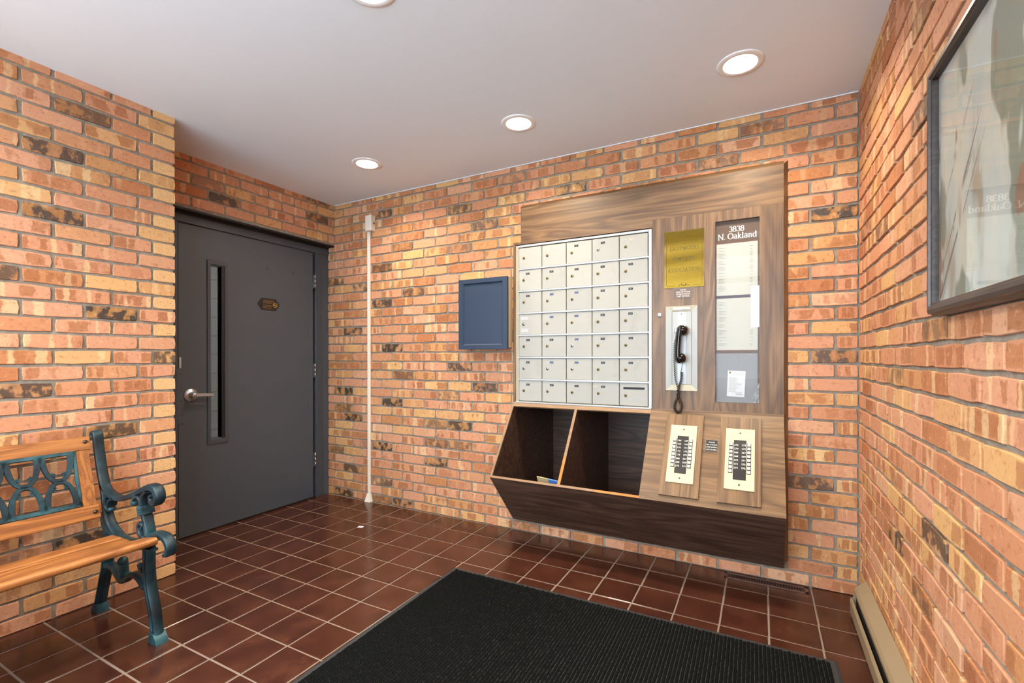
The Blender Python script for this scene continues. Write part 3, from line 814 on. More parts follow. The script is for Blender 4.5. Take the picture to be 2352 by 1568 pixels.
# ================================================================== MAIL CABINET
cab = thing('mail_cabinet', 'walnut laminate mail cabinet let into the brick wall with two open bins below', 'cabinet', (-1.1, -.02, .083))
FY = -D0                                        # face plane
AX0, AX1 = -1.8925, -.3170                      # outer left / right of the face
SA, SB = Vector((0, -.030, .860)), Vector((0, -.335, .430))   # top and lip of the sloping front
ST = (SB-SA).normalized(); SN = Vector((0, ST.z, -ST.y)).normalized()   # SN points out and up
if SN.y > 0: SN = -SN
SL = (SB-SA).length
def sl(x, s, out=0.0): p = SA + ST*s + SN*out; return Vector((x, p.y, p.z))
# header board with its lower tongue over the mailboxes
bm = BM(); box(bm, -1.8303, -.9770, FY, .0, 1.9180, 2.1595); box(bm, -.9770, AX1, FY, .0, 1.9616, 2.1595)
build('header_board', bm, 'walnut_h', cab)
# raked edge strips of the surround
bm = BM(); prism(bm, [(FY, 2.1595), (0, 2.184), (0, 2.1595)], 'x', -1.8303, AX1)
build('top_edge', bm, 'walnut_h', cab)
bm = BM()
v = [bm.verts.new(p) for p in ((AX1, FY, .115), (AX1, FY, 2.1595), (-.2965, 0, 2.184), (-.2965, 0, .115), (AX1, 0, .115), (AX1, 0, 2.1595))]
for f in ((0, 1, 2, 3), (0, 3, 4), (1, 5, 2), (0, 4, 5, 1), (3, 2, 5, 4)): bm.faces.new([v[i] for i in f])
build('side_edge', bm, 'walnut_v', cab)
bm = BM(); prism(bm, [(-1.8303, FY), (-1.847, 0), (-1.8303, 0)], 'z', 1.9180, 2.172)
build('side_edge', bm, 'edge_wood', cab)
build('mailbox_surround', box(box(BM(), AX0, -1.8745, FY, .0, .8640, 1.9340), -1.8745, -1.8303, FY, .0, 1.9180, 1.9340), 'walnut_v', cab)
# right-hand panel round the directory window
DXL, DXR, DZ0, DZ1 = -.6406, -.4268, .9205, 1.9050
bm = BM(); box(bm, -.9770, DXL, FY, -.002, .8725, 1.9610); box(bm, DXR, AX1, FY, -.002, .8725, 1.9610)
box(bm, DXL, DXR, FY, -.002, .8725, DZ0); box(bm, DXL, DXR, FY, -.002, DZ1, 1.9610)
build('front_panel', bm, 'walnut_v', cab)
build('panel_back', B(-.9770, -.33, .012, .03, .13, 1.93), 'black', cab)
lk = build('panel_lock', lathe(BM(), (-.9361, FY, 1.4093), (0, -1, 0), [(0, 0), (.0125, 0), (.0125, .003), (.0105, .0045), (0, .0045)], 20), 'steel', cab, True)
build('keyhole', B(-.9374, -.9348, FY-.0055, FY-.0044, 1.4045, 1.4130), 'black', lk)
# sloping front on the right, top rail over the bins
bm = quadslab(BM(), [sl(-.9840, 0), sl(-.9840, SL), sl(AX1, SL), sl(AX1, 0)], .014)
build('sloping_panel', bm, 'walnut_h', cab)
bm = quadslab(BM(), [sl(AX0, -.012), sl(AX0, .022), sl(-.9840, .022), sl(-.9840, -.012)], .014)
build('bin_top_rail', bm, 'edge_wood', cab)
bm = BM(); prism(bm, [(-.012, .8725), (-.03, .8725), (-.03, .852), (-.012, .852)], 'x', -.984, AX1)
build('joint_rail', bm, 'walnut_h', cab)
# hopper front that rakes back under the lip
CY, CZ = -.030, .083
FP = [(SB.y, SB.z), (CY, CZ), (CY+.012, CZ), (SB.y+.014, SB.z+.0)]
build('hopper_front', prism(BM(), FP, 'x', AX0, AX1), 'walnut_darker', cab)
build('front_lip', quadslab(BM(), [sl(AX0, SL-.0135, .0008), sl(AX0, SL, .0008), sl(-1.225, SL, .0008), sl(-1.225, SL-.0135, .0008)], .013), 'edge_wood', cab)
build('front_lip', quadslab(BM(), [sl(-1.225, SL-.0135, .0004), sl(-1.225, SL, .0004), sl(-.9840, SL, .0004), sl(-.9840, SL-.0135, .0004)], .013), 'raw_wood', cab, label='bare orange wood where the edge strip is missing')
# bin sides, divider, back and floor
SIDE = [(SA.y, SA.z-.003), (SB.y+.003, SB.z), (CY, CZ+.006), (.62, CZ+.006), (.62, SA.z-.003)]
build('bin_side', prism(BM(), SIDE, 'x', AX0, AX0+.0150), 'walnut_darker', cab)
build('bin_divider', prism(BM(), SIDE, 'x', -1.4480, -1.4310), 'walnut_darker', cab)
build('bin_side', prism(BM(), SIDE, 'x', -.9860, -.9720), 'walnut_darker', cab)
build('bin_side', prism(BM(), SIDE, 'x', AX1-.013, AX1), 'walnut_darker', cab)
build('bin_back', B(AX0, -.972, .62, .635, CZ, SA.z), 'walnut_darker', cab)
build('bin_floor', B(AX0, -.972, CY+.004, .62, CZ+.002, CZ+.016), 'walnut_darker', cab)
build('bin_roof', B(AX0, -.972, CY+.004, .62, SA.z-.016, SA.z-.003), 'walnut_darker', cab)
def strip(n, x0, x1, s0, s1, mat, out=.001): return build(n, quadslab(BM(), [sl(x0, s0, out), sl(x0, s1, out), sl(x1, s1, out), sl(x1, s0, out)], .006), mat, cab)
strip('edge_strip', AX0, AX0+.0125, .022, SL-.013, 'edge_wood')
strip('edge_strip', -1.4480, -1.4310, .022, .345, 'edge_wood')
strip('bare_edge', -1.4480, -1.4310, .345, SL-.013, 'raw_wood')

# ---- mailboxes
MX0, MX1, MZ0, MZ1 = -1.8530, -1.0025, .8720, 1.8990
mb = thing('mailbox_unit', 'bank of thirty-five small cream metal mailbox doors in an aluminium frame', 'mailboxes', (-1.4275, FY, .866))
bm = BM()
box(bm, -1.8745, MX0, -.020, .02, .8640, 1.9130); box(bm, MX1+.004, -.9800, -.027, .02, .8640, 1.9130, .0015)
box(bm, MX0, MX1+.004, -.022, .02, MZ1, 1.9130, .001); box(bm, -1.8745, -.9800, -.030, .02, .8635, MZ0+.001, .0015)
build('frame', bm, 'aluminium', mb)
build('frame_reveal', B(-1.8720, -1.8600, -.0215, -.019, .8725, 1.905), 'mail_tan', mb)
build('rear_box', B(-1.872, -.982, .006, .30, .864, 1.905), 'mail_tan', mb)
CW, RH = (MX1-MX0)/5, (MZ1-MZ0)/7
for r in range(1, 7): build('shelf_edge', B(MX0, MX1+.004, -.0255, .01, MZ1-r*RH-.0055, MZ1-r*RH+.0055, .0015), 'aluminium', mb)
ghost = {(0, 0), (0, 1), (0, 4)}; faded = {(2, 2), (3, 1), (3, 2), (4, 2), (5, 1), (5, 2), (2, 1)}
door_me = None
for r in range(7):
    for c in range(5):
        x0, x1 = MX0+c*CW+.0022, MX0+(c+1)*CW-.0022; z1 = MZ1-r*RH-.0062; z0 = MZ1-(r+1)*RH+.0062
        xc, zc = (x0+x1)/2, (z0+z1)/2
        special = (r, c) == (6, 4)
        if special or door_me is None:
            dr = build('door', B(x0, x1, -.0205, .004, z0, z1, .0018), 'mail', mb)
            if not special: door_me = dr.data
        else:
            dr = bpy.data.objects.new('door', door_me); link(dr, (xc, (-.0205+.004)/2, zc), mb)
        off = random.uniform(-.001, .001)
        lx, lz_ = xc-.0465+off, zc+(.0005 if not special else -.006)
        lm = 'lock_steel' if (r, c) in ((0, 3), (4, 2), (5, 1), (5, 2), (5, 0), (3, 0)) else 'brass_dull'
        rr = .0088 if (r, c) != (3, 0) else .0105
        lk = build('lock', lathe(BM(), (lx, -.0205, lz_), (0, -1, 0), [(0, 0), (rr, 0), (rr, .0025), (rr*.8, .004), (0, .004)], 16), lm, dr, True)
        bm = BM(); cyl(bm, (lx, -.0243, lz_-.0005), (0, -1, 0), .0030, .0030, .0006, 8); box(bm, lx-.0022, lx+.0022, -.0250, -.0243, lz_-.0072, lz_)
        me_k = build('keyway', bm, 'black', dr)
        if special:
            build('slot', B(-1.1480, -1.0230, -.0212, -.0200, .9760, .9890), 'black', dr)
            slab_text('handwriting', text_bm('OUT GOING MAIL', .0125), 'pencil', T(-1.0840, -.0207, .9170), dr, .0003)
        elif (r, c) == (3, 0):
            build('paper_label', B(xc-.066, xc-.012, -.0212, -.0204, zc+.030, zc+.050), 'pale_paper', dr)
            build('paper_label', B(xc-.066, xc-.014, -.0212, -.0204, zc-.052, zc-.028), 'pale_paper', dr)
        else:
            mt = 'label_peel' if (r, c) in ghost else ('label_fade' if (r, c) in faded else 'label')
            bx = xc-.0165+off
            if (r, c) in ghost: bx = xc-.013
            lb = build('number_label', B(bx-.0132, bx+.0132, -.0216, -.0204, zc+.0345, zc+.0475, .0004), mt, dr)
            if mt == 'label':
                bm = BM()
                for k in range(3): box(bm, bx-.0066+k*.0047, bx-.0046+k*.0047, -.0219, -.0216, zc+.0385, zc+.0435)
                build('worn_numerals', bm, 'label_ink', dr)
        if (r, c) == (6, 3): build('tape_mark', B(x0+.008, x0+.030, -.0210, -.0204, z1-.034, z1-.018), 'label_peel', dr)

# ---- directory
dr_ = thing('directory_board', 'tall glazed tenant directory headed 3838 N. Oakland', 'directory', ((DXL+DXR)/2, -.01, DZ0))
BY = -.006
build('backing', B(DXL, DXR, BY, .011, DZ0, DZ1), 'board_brown', dr_)
build('heading_plate', B(DXL+.0025, -.4355, BY-.001, BY, 1.7840, 1.8870), 'board_brown', dr_)
slab_text('lettering', roman('3838', .0285, .17, .07, .06, .0735), 'white_print', T(-.5363, BY-.0012, 1.8455), dr_, .0004)
slab_text('lettering', roman('N. Oakland', .0300, .17, .07, .05, .1895), 'white_print', T(-.5338, BY-.0012, 1.8065), dr_, .0004)
bm = BM(); box(bm, -.6372, -.4355, BY-.0012, BY, 1.7822, 1.7840); box(bm, -.6372, -.4355, BY-.0012, BY, 1.2040, 1.2057)
build('red_line', bm, plain('thin_red_line', (176, 120, 122), .7), dr_)
for z0, z1, seed_ in ((1.5017, 1.7822, 3), (1.2057, 1.4857, 9)):
    s_ = build('name_sheet', B(-.6360, -.4357, BY-.0012, BY, z0, z1), 'sheet', dr_)
    rd = random.Random(seed_); bm = BM(); z = z1-.022
    while z > z0+.02:
        for k in range(rd.choice((1, 1, 2, 3, 4))):
            if z < z0+.02: break
            x = -.6260; 
            for wl in (rd.uniform(.018, .034), .005):
                box(bm, x, x+wl, BY-.0015, BY-.0012, z-.0016, z+.0016); x += wl+.004
            box(bm, -.4725, -.4590, BY-.0015, BY-.0012, z-.0016, z+.0016); z -= .0078
        z -= .0085
    build('faint_name_lines', bm, 'grey_ink', s_)
build('dark_band', B(-.6372, -.4355, BY-.001, BY, 1.4857, 1.5017), 'board_dark', dr_)
build('dark_band', B(-.6372, -.4355, BY-.001, BY, 1.1875, 1.2040), 'board_brown', dr_)
build('grey_panel', B(-.6385, -.4365, BY-.001, BY, .9215, 1.1875), 'grey_board', dr_)
build('glass_pane', B(DXL, DXR, -.0165, -.0140, DZ0, DZ1), 'case_glass', dr_)
tag(build('paper_card', B(-.4690, -.4280, -.0080, -.0074, 1.3260, 1.5460), 'paper', origin='b'), 'tall white blank card at the right side of the directory window', 'paper')
nt = thing('delivery_notice', 'white printed delivery notice behind the glass low in the directory', 'notice', (-.539, -.008, .951))
mt = T(-.539, -.0085, 1.0230) @ Matrix.Rotation(.045, 4, 'Y')
build('sheet', place(B(-.0430, .0430, -.0004, .0004, -.0700, .0700), mt), 'paper', nt)
bm = BM(); rd = random.Random(4)
for k in range(16): box(bm, -.036, -.036+rd.uniform(.03, .07), -.0008, -.0004, .032-k*.0052, .0334-k*.0052)
for k in range(14): box(bm, .000+k*.0026, .000+k*.0026+rd.choice((.0008, .0016)), -.0008, -.0004, -.0600, -.0520)
box(bm, -.018, .036, -.0008, -.0004, .058, .0594); box(bm, -.018, .03, -.0008, -.0004, .052, .0534)
build('fine_print', place(bm, mt), 'grey_ink', nt)
shp = [(-.0365, .066), (-.0365, .057), (-.0320, .052), (-.0275, .057), (-.0275, .066)]
build('shield_logo', place(prism(BM(), shp, 'y', -.0009, -.0004), mt), 'logo_brown', nt)
build('shield_band', place(B(-.0365, -.0275, -.0012, -.0009, .0605, .0650), mt), 'logo_gold', nt)
bm = BM(); n_ = 7; rd = random.Random(5); gr = [[bm.verts.new((-.4560+.027*i/6+rd.uniform(-.002, .002)*(0 < i < 6), -.0095+rd.uniform(-.0035, .0035), .9230+.105*j/n_*(.35+.65*i/6)+rd.uniform(-.002, .002))) for j in range(n_+1)] for i in range(7)]
for i in range(6):
    for j in range(n_): bm.faces.new((gr[i][j], gr[i+1][j], gr[i+1][j+1], gr[i][j+1]))
bmesh.ops.solidify(bm, geom=bm.faces[:], thickness=.0004)
tag(build('crumpled_paper', bm, 'paper', origin='b'), 'crumpled white scrap in the bottom right corner of the directory', 'paper')

# ---- brass plaque
bp = thing('brass_plaque', 'polished brass plaque engraved Eastwood Owners Association', 'plaque', (-.8037, FY, 1.5595))
gx0, gx1, gz0, gz1 = -.9102, -.6972, 1.5595, 1.8798
bm = BM(); rows = []          # thin sheet, very slightly buckled
for i in range(29):
    t = i/28; z = gz0+(gz1-gz0)*t; row = []
    for j in range(9):
        q = j/8; e = math.sin(math.pi*t)*(.0006*math.sin(t*9.0+.6*q)+.0005*math.sin(t*17+1.0-.8*q))
        row.append(bm.verts.new((gx0+(gx1-gx0)*q, FY-.0030-e, z)))
    rows.append(row)
for a, b in zip(rows, rows[1:]):
    for j in range(8): bm.faces.new((a[j], a[j+1], b[j+1], b[j]))
g = bmesh.ops.extrude_face_region(bm, geom=bm.faces[:])
for v in g['geom']:
    if isinstance(v, bmesh.types.BMVert): v.co.y = FY
o = build('plate', bm, 'brass', bp, True); o.data.set_sharp_from_angle(angle=math.radians(40))
def rrect(x0, x1, z0, z1, r, notch=True):
    p = []
    for cx, cz, a in ((x1-r, z0+r, -90), (x1-r, z1-r, 0), (x0+r, z1-r, 90), (x0+r, z0+r, 180)):
        p += [(cx+r*math.cos(math.radians(a+k*15)), cz+r*math.sin(math.radians(a+k*15))) for k in range(7)]
    return p
bm = BM(); rp = rrect(gx0+.012, gx1-.011, gz0+.011, gz1-.012, .010)
tube(bm, [(x, FY-.0036, z) for x, z in [(-.755, rp[0][1])] + rp + [(-.853, rp[-1][1])]], .0008, 4)
build('engraved_border', bm, 'engrave', bp)
for s_, z, wd in (('EASTWOOD', 1.7698, .150), ('OWNERS', 1.7090, .111), ('ASSOCIATION', 1.6485, .174)):
    slab_text('engraved_words', roman(s_, .0205, .085, .035, .12, wd), 'engrave', T(-.8025, FY-.0042, z), bp, .0003)
bm = BM(); oz = 1.5715
for sgn in (-1, 1):
    tube(bm, [(-.8037+sgn*a, FY-.0035, b+oz) for a, b in [(.003, .000), (.009, .0005), (.0125, .005), (.011, .009), (.008, .0085)]], [.0008, .0022, .0026, .0022, .001], 5)
    prism(bm, [(-.8037+sgn*.017, oz-.002), (-.8037+sgn*.027, oz-.002), (-.8037+sgn*.023, oz+.004)], 'y', FY-.0042, FY-.0034)
    ball(bm, (-.8037+sgn*.034, FY-.0035, oz-.001), .0013, 6)
ball(bm, (-.8037, FY-.0035, oz-.0015), .0028, 8)
build('engraved_scroll', bm, 'engrave', bp)
# ---- phone instruction plates
def note_plate(label, mtx, w_, h_, mat, hgt, border):
    t = thing('instruction_plate', label, 'sign', mtx @ Vector((0, 0, -h_/2)))
    build('plate', place(B(-w_/2, w_/2, -.0024, 0, -h_/2, h_/2, .0005), mtx), mat, t)
    for i, s_ in enumerate(('PLEASE', 'PICK UP PHONE', 'AFTER RINGING', 'UNIT NUMBER')):
        bm = text_bm(s_, hgt, bold=.02)
        wdt = max(v.co.x for v in bm.verts)-min(v.co.x for v in bm.verts); mx = w_*.88
        if wdt > mx: place(bm, Matrix.Diagonal((mx/wdt, 1, 1, 1)))
        slab_text('lettering', bm, 'white_print', mtx @ T(0, -.0025, h_*.235-i*h_*.215), t, .0003)
    bm = BM()
    for a in ((-w_/2, -w_/2+.001, -h_/2, h_/2), (w_/2-.001, w_/2, -h_/2, h_/2), (-w_/2, w_/2, -h_/2, -h_/2+.001), (-w_/2, w_/2, h_/2-.001, h_/2)):
        box(bm, a[0], a[1], -.0028, -.0023, a[2], a[3])
    build('pale_edge', place(bm, mtx), 'label_ink', t)
note_plate('small brown plate with white print just under the brass plaque', T(-.8076, FY, 1.5288), .1085, .054, 'brown_plate', .0072, True)

# ---- wall phone
ph = thing('phone_plate', 'pale metal recessed phone plate with mitred frame on the walnut panel', 'phone plate', (-.8155, FY, .979))
ox0, ox1, oz0, oz1, ix0, ix1, iz0, iz1 = -.9003, -.7310, .9790, 1.4555, -.8676, -.7628, 1.0124, 1.4253
def mitre(name, o0, o1, i1, i0, mat):
    bm = BM(); a = [Vector((p[0], FY-.009, p[1])) for p in (o0, o1)] + [Vector((p[0], FY-.004, p[1])) for p in (i1, i0)]
    top = [bm.verts.new(p) for p in a]; bot = [bm.verts.new((p.x, FY, p.z)) for p in a]
    bm.faces.new(top); bm.faces.new(bot[::-1])
    for i in range(4): bm.faces.new((top[i], top[(i+1) % 4], bot[(i+1) % 4], bot[i]))
    return build(name, bm, mat, ph)
mitre('frame_bar', (ox0, oz0), (ox0, oz1), (ix0, iz1), (ix0, iz0), 'phone_frame'); mitre('frame_bar', (ox1, oz0), (ox1, oz1), (ix1, iz1), (ix1, iz0), 'phone_frame')
mitre('frame_bar', (ox0, oz1), (ox1, oz1), (ix1, iz1), (ix0, iz1), 'phone_cream'); mitre('frame_bar', (ox0, oz0), (ox1, oz0), (ix1, iz0), (ix0, iz0), 'phone_cream')
build('inner_plate', B(ix0+.0015, ix1-.0015, FY-.0045, FY-.001, iz0+.0015, iz1-.0015, .0006), 'phone_frame', ph)
build('centre_rib', B(-.838, -.793, FY-.0058, FY-.0044, iz0+.002, iz1-.002, .0005), 'aluminium', ph)
build('screw', cyl(BM(), (-.8152, FY-.0058, 1.410), (0, -1, 0), .0034, .0034, .001, 12), 'bolt', ph)
build('name_strip', B(-.862, -.770, FY-.0095, FY-.0085, 1.435, 1.447), 'aluminium', ph)
bm = BM(); box(bm, -.852, -.776, -.050, FY-.004, 1.303, 1.331, .004)
build('cradle', bm, 'steel', ph)
hs_ = thing('handset', 'black telephone handset hanging on the phone plate with a long coiled cord', 'phone', (-.815, -.06, .85))
HC = T(-.820, -.070, 1.240) @ Matrix.Rotation(math.radians(35), 4, 'Z') @ Matrix.Rotation(math.radians(4), 4, 'Y')   # local +x = towards the cups
hz = crom([(.010, .098), (-.004, .085), (-.010, .045), (-.011, 0), (-.010, -.045), (-.004, -.085), (.008, -.098)], 5)
bm = BM(); ribbon(bm, hz, [.012, .0125, .0105, .0105, .0105, .0125, .012], -.0195, .0195); place(bm, HC)
build('grip', bm, 'phone', hs_, True)
for sgn, nm in ((1, 'earpiece'), (-1, 'mouthpiece')):
    bm = lathe(BM(), (-.010, 0, sgn*.082), (1, 0, -sgn*.18), [(0, -.004), (.014, -.002), (.0215, .008), (.0255, .020), (.027, .034), (.0255, .039), (.022, .041), (0, .039)], 24)
    place(bm, HC); build(nm, bm, 'phone', hs_, True)
def coil(path, rad, pitch):
    P = crom(path, 40); P = [Vector(p) for p in P]; d = [0]
    for a, b in zip(P, P[1:]): d.append(d[-1]+(b-a).length)
    n_ = int(d[-1]/pitch*9); out = []; nrm = Vector((0, 1, 0))
    for i in range(n_+1):
        s = d[-1]*i/n_; k = min(max(np.searchsorted(d, s)-1, 0), len(P)-2); f = (s-d[k])/max(d[k+1]-d[k], 1e-9)
        p = P[k].lerp(P[k+1], f); t = (P[k+1]-P[k]).normalized()
        nn = (nrm - t*nrm.dot(t)).normalized(); bb = t.cross(nn); a = 2*math.pi*s/pitch
        out.append(p + (nn*math.cos(a) + bb*math.sin(a))*rad)
    return out
yc = -.048
bm = BM()
c1 = coil([(-.8500, yc, 1.250), (-.8510, yc, 1.150), (-.8460, yc, 1.050), (-.8340, yc, 1.000), (-.8330, yc, .965)], .0050, .0105)
c2 = coil([(-.8330, yc, .965), (-.8350, yc, .940), (-.8500, yc, .905), (-.8500, yc, .875), (-.8330, yc, .858), (-.8170, yc, .872), (-.8150, yc, .900), (-.8260, yc-.008, .935), (-.8300, yc-.012, .965), (-.8250, yc-.012, 1.00), (-.8130, yc-.006, 1.04), (-.8120, yc, 1.085)], .0068, .0062)
pts_ = [(-.8430, FY-.005, 1.266), (-.8480, -.042, 1.266), (-.8500, yc, 1.259)] + c1 + c2 + [(-.8120, yc-.004, 1.095), (-.8100, yc-.01, 1.110), (-.8060, -.062, 1.135)]
tube(bm, pts_, .0017, 5); build('coiled_cord', bm, 'phone', hs_, True)

# ---- call button panels on the sloping front
def slm(x, s, out=0.0):
    p = sl(x, s, out); X = Vector((1, 0, 0)); Z = -ST; Y = -SN
    return Matrix(((X.x, Y.x, Z.x, p.x), (X.y, Y.y, Z.y, p.y), (X.z, Y.z, Z.z, p.z), (0, 0, 0, 1)))
NUM = [([166, 168, 170, 172, 174, 266, 268, 270], [167, 169, 171, 173, 175, 267, 269, 271]), ([272, 274, 366, 368, 370, 372, 374], [273, 275, 367, 369, 371, 373, 375])]
for pi, (wx, lab) in enumerate(((-.7905, 'cream call button panel nearer the open bins, its black strip filled with numbers'), (-.5140, 'cream call button panel nearer the right corner, its last two buttons unnumbered'))):
    m = slm(wx, .2595)
    t = thing('call_panel', lab, 'intercom', sl(wx, .49), 'call button panels')
    build('backer_board', place(B(-.0955, .0955, -.0130, 0, -.2355, .2355, .0006), m), 'walnut_slope', t)
    build('face_plate', place(B(-.0675, .0675, -.0185, -.0130, -.1655, .1655, .0012), m), 'cream_plate', t)
    for z in (.140, -.140): build('screw', place(cyl(BM(), (0, -.0185, z), (0, -1, 0), .0046, .0046, .001, 12), m), 'bolt', t)
    build('number_strip', place(B(-.0290, .0290, -.0196, -.0184, -.1145, .1000, .0003), m), 'strip_black', t)
    for side in (-1, 1):
        for k in range(8):
            z = .0735 - k*.0208; x = side*.0412
            bt = build('button', place(B(x-.0076, x+.0076, -.0250, -.0210, z-.0072, z+.0072, .0012), m), 'button', t)
            build('collar', place(B(x-.0094, x+.0094, -.0212, -.0184, z-.0094, z+.0094, .0004), m), 'button_base', bt)
            ns = NUM[pi][0 if side < 0 else 1]
            if k < len(ns):
                bm = text_bm(str(ns[k]), .0092, 'LEFT' if side < 0 else 'RIGHT', bold=.02)
                slab_text('number', bm, 'white_print', m @ T(side*.0270, -.0198, z-.0058), bt, .0003)
note_plate('small black plate with white print between the two call panels', slm(-.6490, .1945), .058, .065, 'strip_black', .0068, True)

# ---- card and blue tape lying in the left bin
ct = thing('card_scrap', 'tan card scrap with blue tape lying in the left bin', 'card', (-1.53, -.2, .23))
mt = T(-1.53, -.262, .440) @ Matrix.Rotation(.08, 4, 'Y') @ Matrix.Rotation(.6, 4, 'X')
build('card', place(B(-.075, .0, -.002, .002, -.25, .012), mt), 'card', ct); build('tape', place(B(.0, .068, -.003, .003, -.25, .010), mt), 'tape', ct)

# ================================================================== WALL BOX, RACEWAY
wb = thing('wall_box', 'slate blue panel door on a shallow tan box beside the mailboxes', 'wall box', (-2.09, 0, 1.23))
dF = .095
build('body', B(-2.265, -1.912, -.072, -.001, 1.232, 1.708, .001), 'cream_box', wb)
bd = build('door', B(-2.2535, -1.9375, -dF+.010, -.074, 1.2490, 1.6780), 'blue', wb)
x0, x1, z0, z1 = -2.2875, -1.9020, 1.2212, 1.7045; wi = .034
def bar(poly): return prism(BM(), poly, 'y', -dF, -.073)
build('stile', bar([(x0, z0), (x0, z1), (x0+wi, z1-wi*.85), (x0+wi, z0+wi*.85)]), 'blue', bd); build('stile', bar([(x1, z0), (x1, z1), (x1-wi, z1-wi*.85), (x1-wi, z0+wi*.85)]), 'blue', bd)
build('rail', bar([(x0, z1), (x1, z1), (x1-wi, z1-wi*.85), (x0+wi, z1-wi*.85)]), 'blue', bd); build('rail', bar([(x0, z0), (x1, z0), (x1-wi, z0+wi*.85), (x0+wi, z0+wi*.85)]), 'blue', bd)
bm = BM(); a0, a1, b0, b1 = x0+wi, x1-wi, z0+wi*.85, z1-wi*.85
for p in ([(-dF+.002, b0), (-dF+.010, b0), (-dF+.010, b0+.008)], [(-dF+.002, b1), (-dF+.010, b1), (-dF+.010, b1-.008)]): prism(bm, p, 'x', a0, a1)
for p in ([(a0, -dF+.002), (a0, -dF+.010), (a0+.008, -dF+.010)], [(a1, -dF+.002), (a1, -dF+.010), (a1-.008, -dF+.010)]): prism(bm, p, 'z', b0, b1)
build('panel_bead', bm, 'blue', bd)
rw = thing('cable_raceway', 'slim ivory cable raceway running up the brick from floor to junction box', 'raceway', (-3.228, 0, 0))
build('channel', prism(BM(), [(-3.2400, 0), (-3.2400, -.013), (-3.2360, -.017), (-3.2190, -.017), (-3.2150, -.013), (-3.2150, 0)], 'z', .060, 2.20), 'raceway', rw)
bm = BM(); a = [(-3.240, 0), (-3.240, -.017), (-3.215, -.017), (-3.215, 0)]; b = [(-3.257, 0), (-3.254, -.036), (-3.199, -.036), (-3.196, 0)]
va = [bm.verts.new((p[0], p[1], .066)) for p in a]; vb = [bm.verts.new((p[0], p[1], .001)) for p in b]
bm.faces.new(va); bm.faces.new(vb[::-1])
for i in range(4): bm.faces.new((va[i], va[(i+1) % 4], vb[(i+1) % 4], vb[i]))
build('flared_boot', bm, 'raceway', rw)
jb = build('junction_box', B(-3.2300, -3.1640, -.047, 0, 2.181, 2.305, .003), 'raceway', rw)
build('side_knockout', B(-3.1645, -3.1632, -.022, -.010, 2.235, 2.250), 'black', jb)

# ================================================================== PICTURE
pc = thing('framed_print', 'large abstract print in pale washes behind glass in a dark wood frame', 'picture', (-.02, -1.66, 1.275))
py0, py1, pz0, pz1 = -2.14, -1.213, 1.272, 1.905; mw = .032
def pbar(n, poly4, prof):
    """moulding bar between mitred corners; poly4 = outer a, outer b, inner b, inner a in (y,z)"""
    oa, ob, ib, ia = [np.array(p) for p in poly4]; bm = BM(); rows = []
    for t, x in prof:
        rows.append([bm.verts.new((x, *(oa+(ia-oa)*t))), bm.verts.new((x, *(ob+(ib-ob)*t)))])
    k = len(rows)
    for i in range(k): bm.faces.new((rows[i][0], rows[i][1], rows[(i+1) % k][1], rows[(i+1) % k][0]))
    bm.faces.new([r[0] for r in rows]); bm.faces.new([r[1] for r in rows][::-1])
    return build(n, bm, 'picture_wood', pc)
PROF = [(.0, -.004), (.0, -.020), (.18, -.024), (.22, -.032), (.5, -.036), (.78, -.036), (.86, -.031), (1.0, -.030), (1.0, -.004)]
Yi0, Yi1, Zi0, Zi1 = py0+mw, py1-mw, pz0+mw, pz1-mw
pbar('frame_bar', [(py0, pz0), (py1, pz0), (Yi1, Zi0), (Yi0, Zi0)], PROF); pbar('frame_bar', [(py0, pz1), (py1, pz1), (Yi1, Zi1), (Yi0, Zi1)], PROF)
pbar('frame_bar', [(py0, pz0), (py0, pz1), (Yi0, Zi1), (Yi0, Zi0)], PROF); pbar('frame_bar', [(py1, pz0), (py1, pz1), (Yi1, Zi1), (Yi1, Zi0)], PROF)
build('print', B(-.016, -.010, Yi0, Yi1, Zi0, Zi1), 'art', pc)
build('glass_pane', B(-.0235, -.0210, Yi0, Yi1, Zi0, Zi1), 'glass', pc)

# ================================================================== HEATER, REGISTER, MAT
ht = thing('baseboard_heater', 'tan metal baseboard heater along the foot of the right wall', 'heater', (-.03, -1.7, 0))
hy0, hy1 = -3.3, -.215
build('hood', prism(BM(), [(-.002, .150), (-.002, .166), (-.042, .132), (-.0490, .120), (-.0490, .106), (-.0470, .106), (-.0460, .118), (-.040, .128)], 'y', hy0, hy1), 'heater', ht)
build('front_cover', prism(BM(), [(-.058, .006), (-.063, .012), (-.065, .070), (-.060, .080), (-.056, .080), (-.060, .070), (-.058, .014)], 'y', hy0, hy1), 'heater', ht)
build('back_plate', B(-.006, -.001, hy0, hy1, .010, .150), 'heater', ht)
build('fins', B(-.042, -.008, hy0, hy1-.004, .02, .10), 'heater_dark', ht)
build('end_cap', prism(BM(), [(-.0015, .004), (-.0015, .150), (-.040, .118), (-.056, .076), (-.056, .004)], 'y', hy1-.002, hy1+.001), 'heater', ht)
rg_ = thing('floor_register', 'brown slotted floor register set in the tiles under the mail cabinet', 'vent', (-.40, -.052, 0))
rx0, rx1, ry0, ry1 = -.594, -.211, -.088, -.018
bm = BM()
box(bm, rx0, rx1, ry0, ry0+.014, -.002, .004, .0012); box(bm, rx0, rx1, ry1-.014, ry1, -.002, .004, .0012)
box(bm, rx0, rx0+.016, ry0, ry1, -.002, .004, .0012); box(bm, rx1-.016, rx1, ry0, ry1, -.002, .004, .0012)
build('rim', bm, 'register', rg_)
build('well', B(rx0+.01, rx1-.01, ry0+.01, ry1-.01, -.0022, .0006), 'black', rg_)
nf = 30
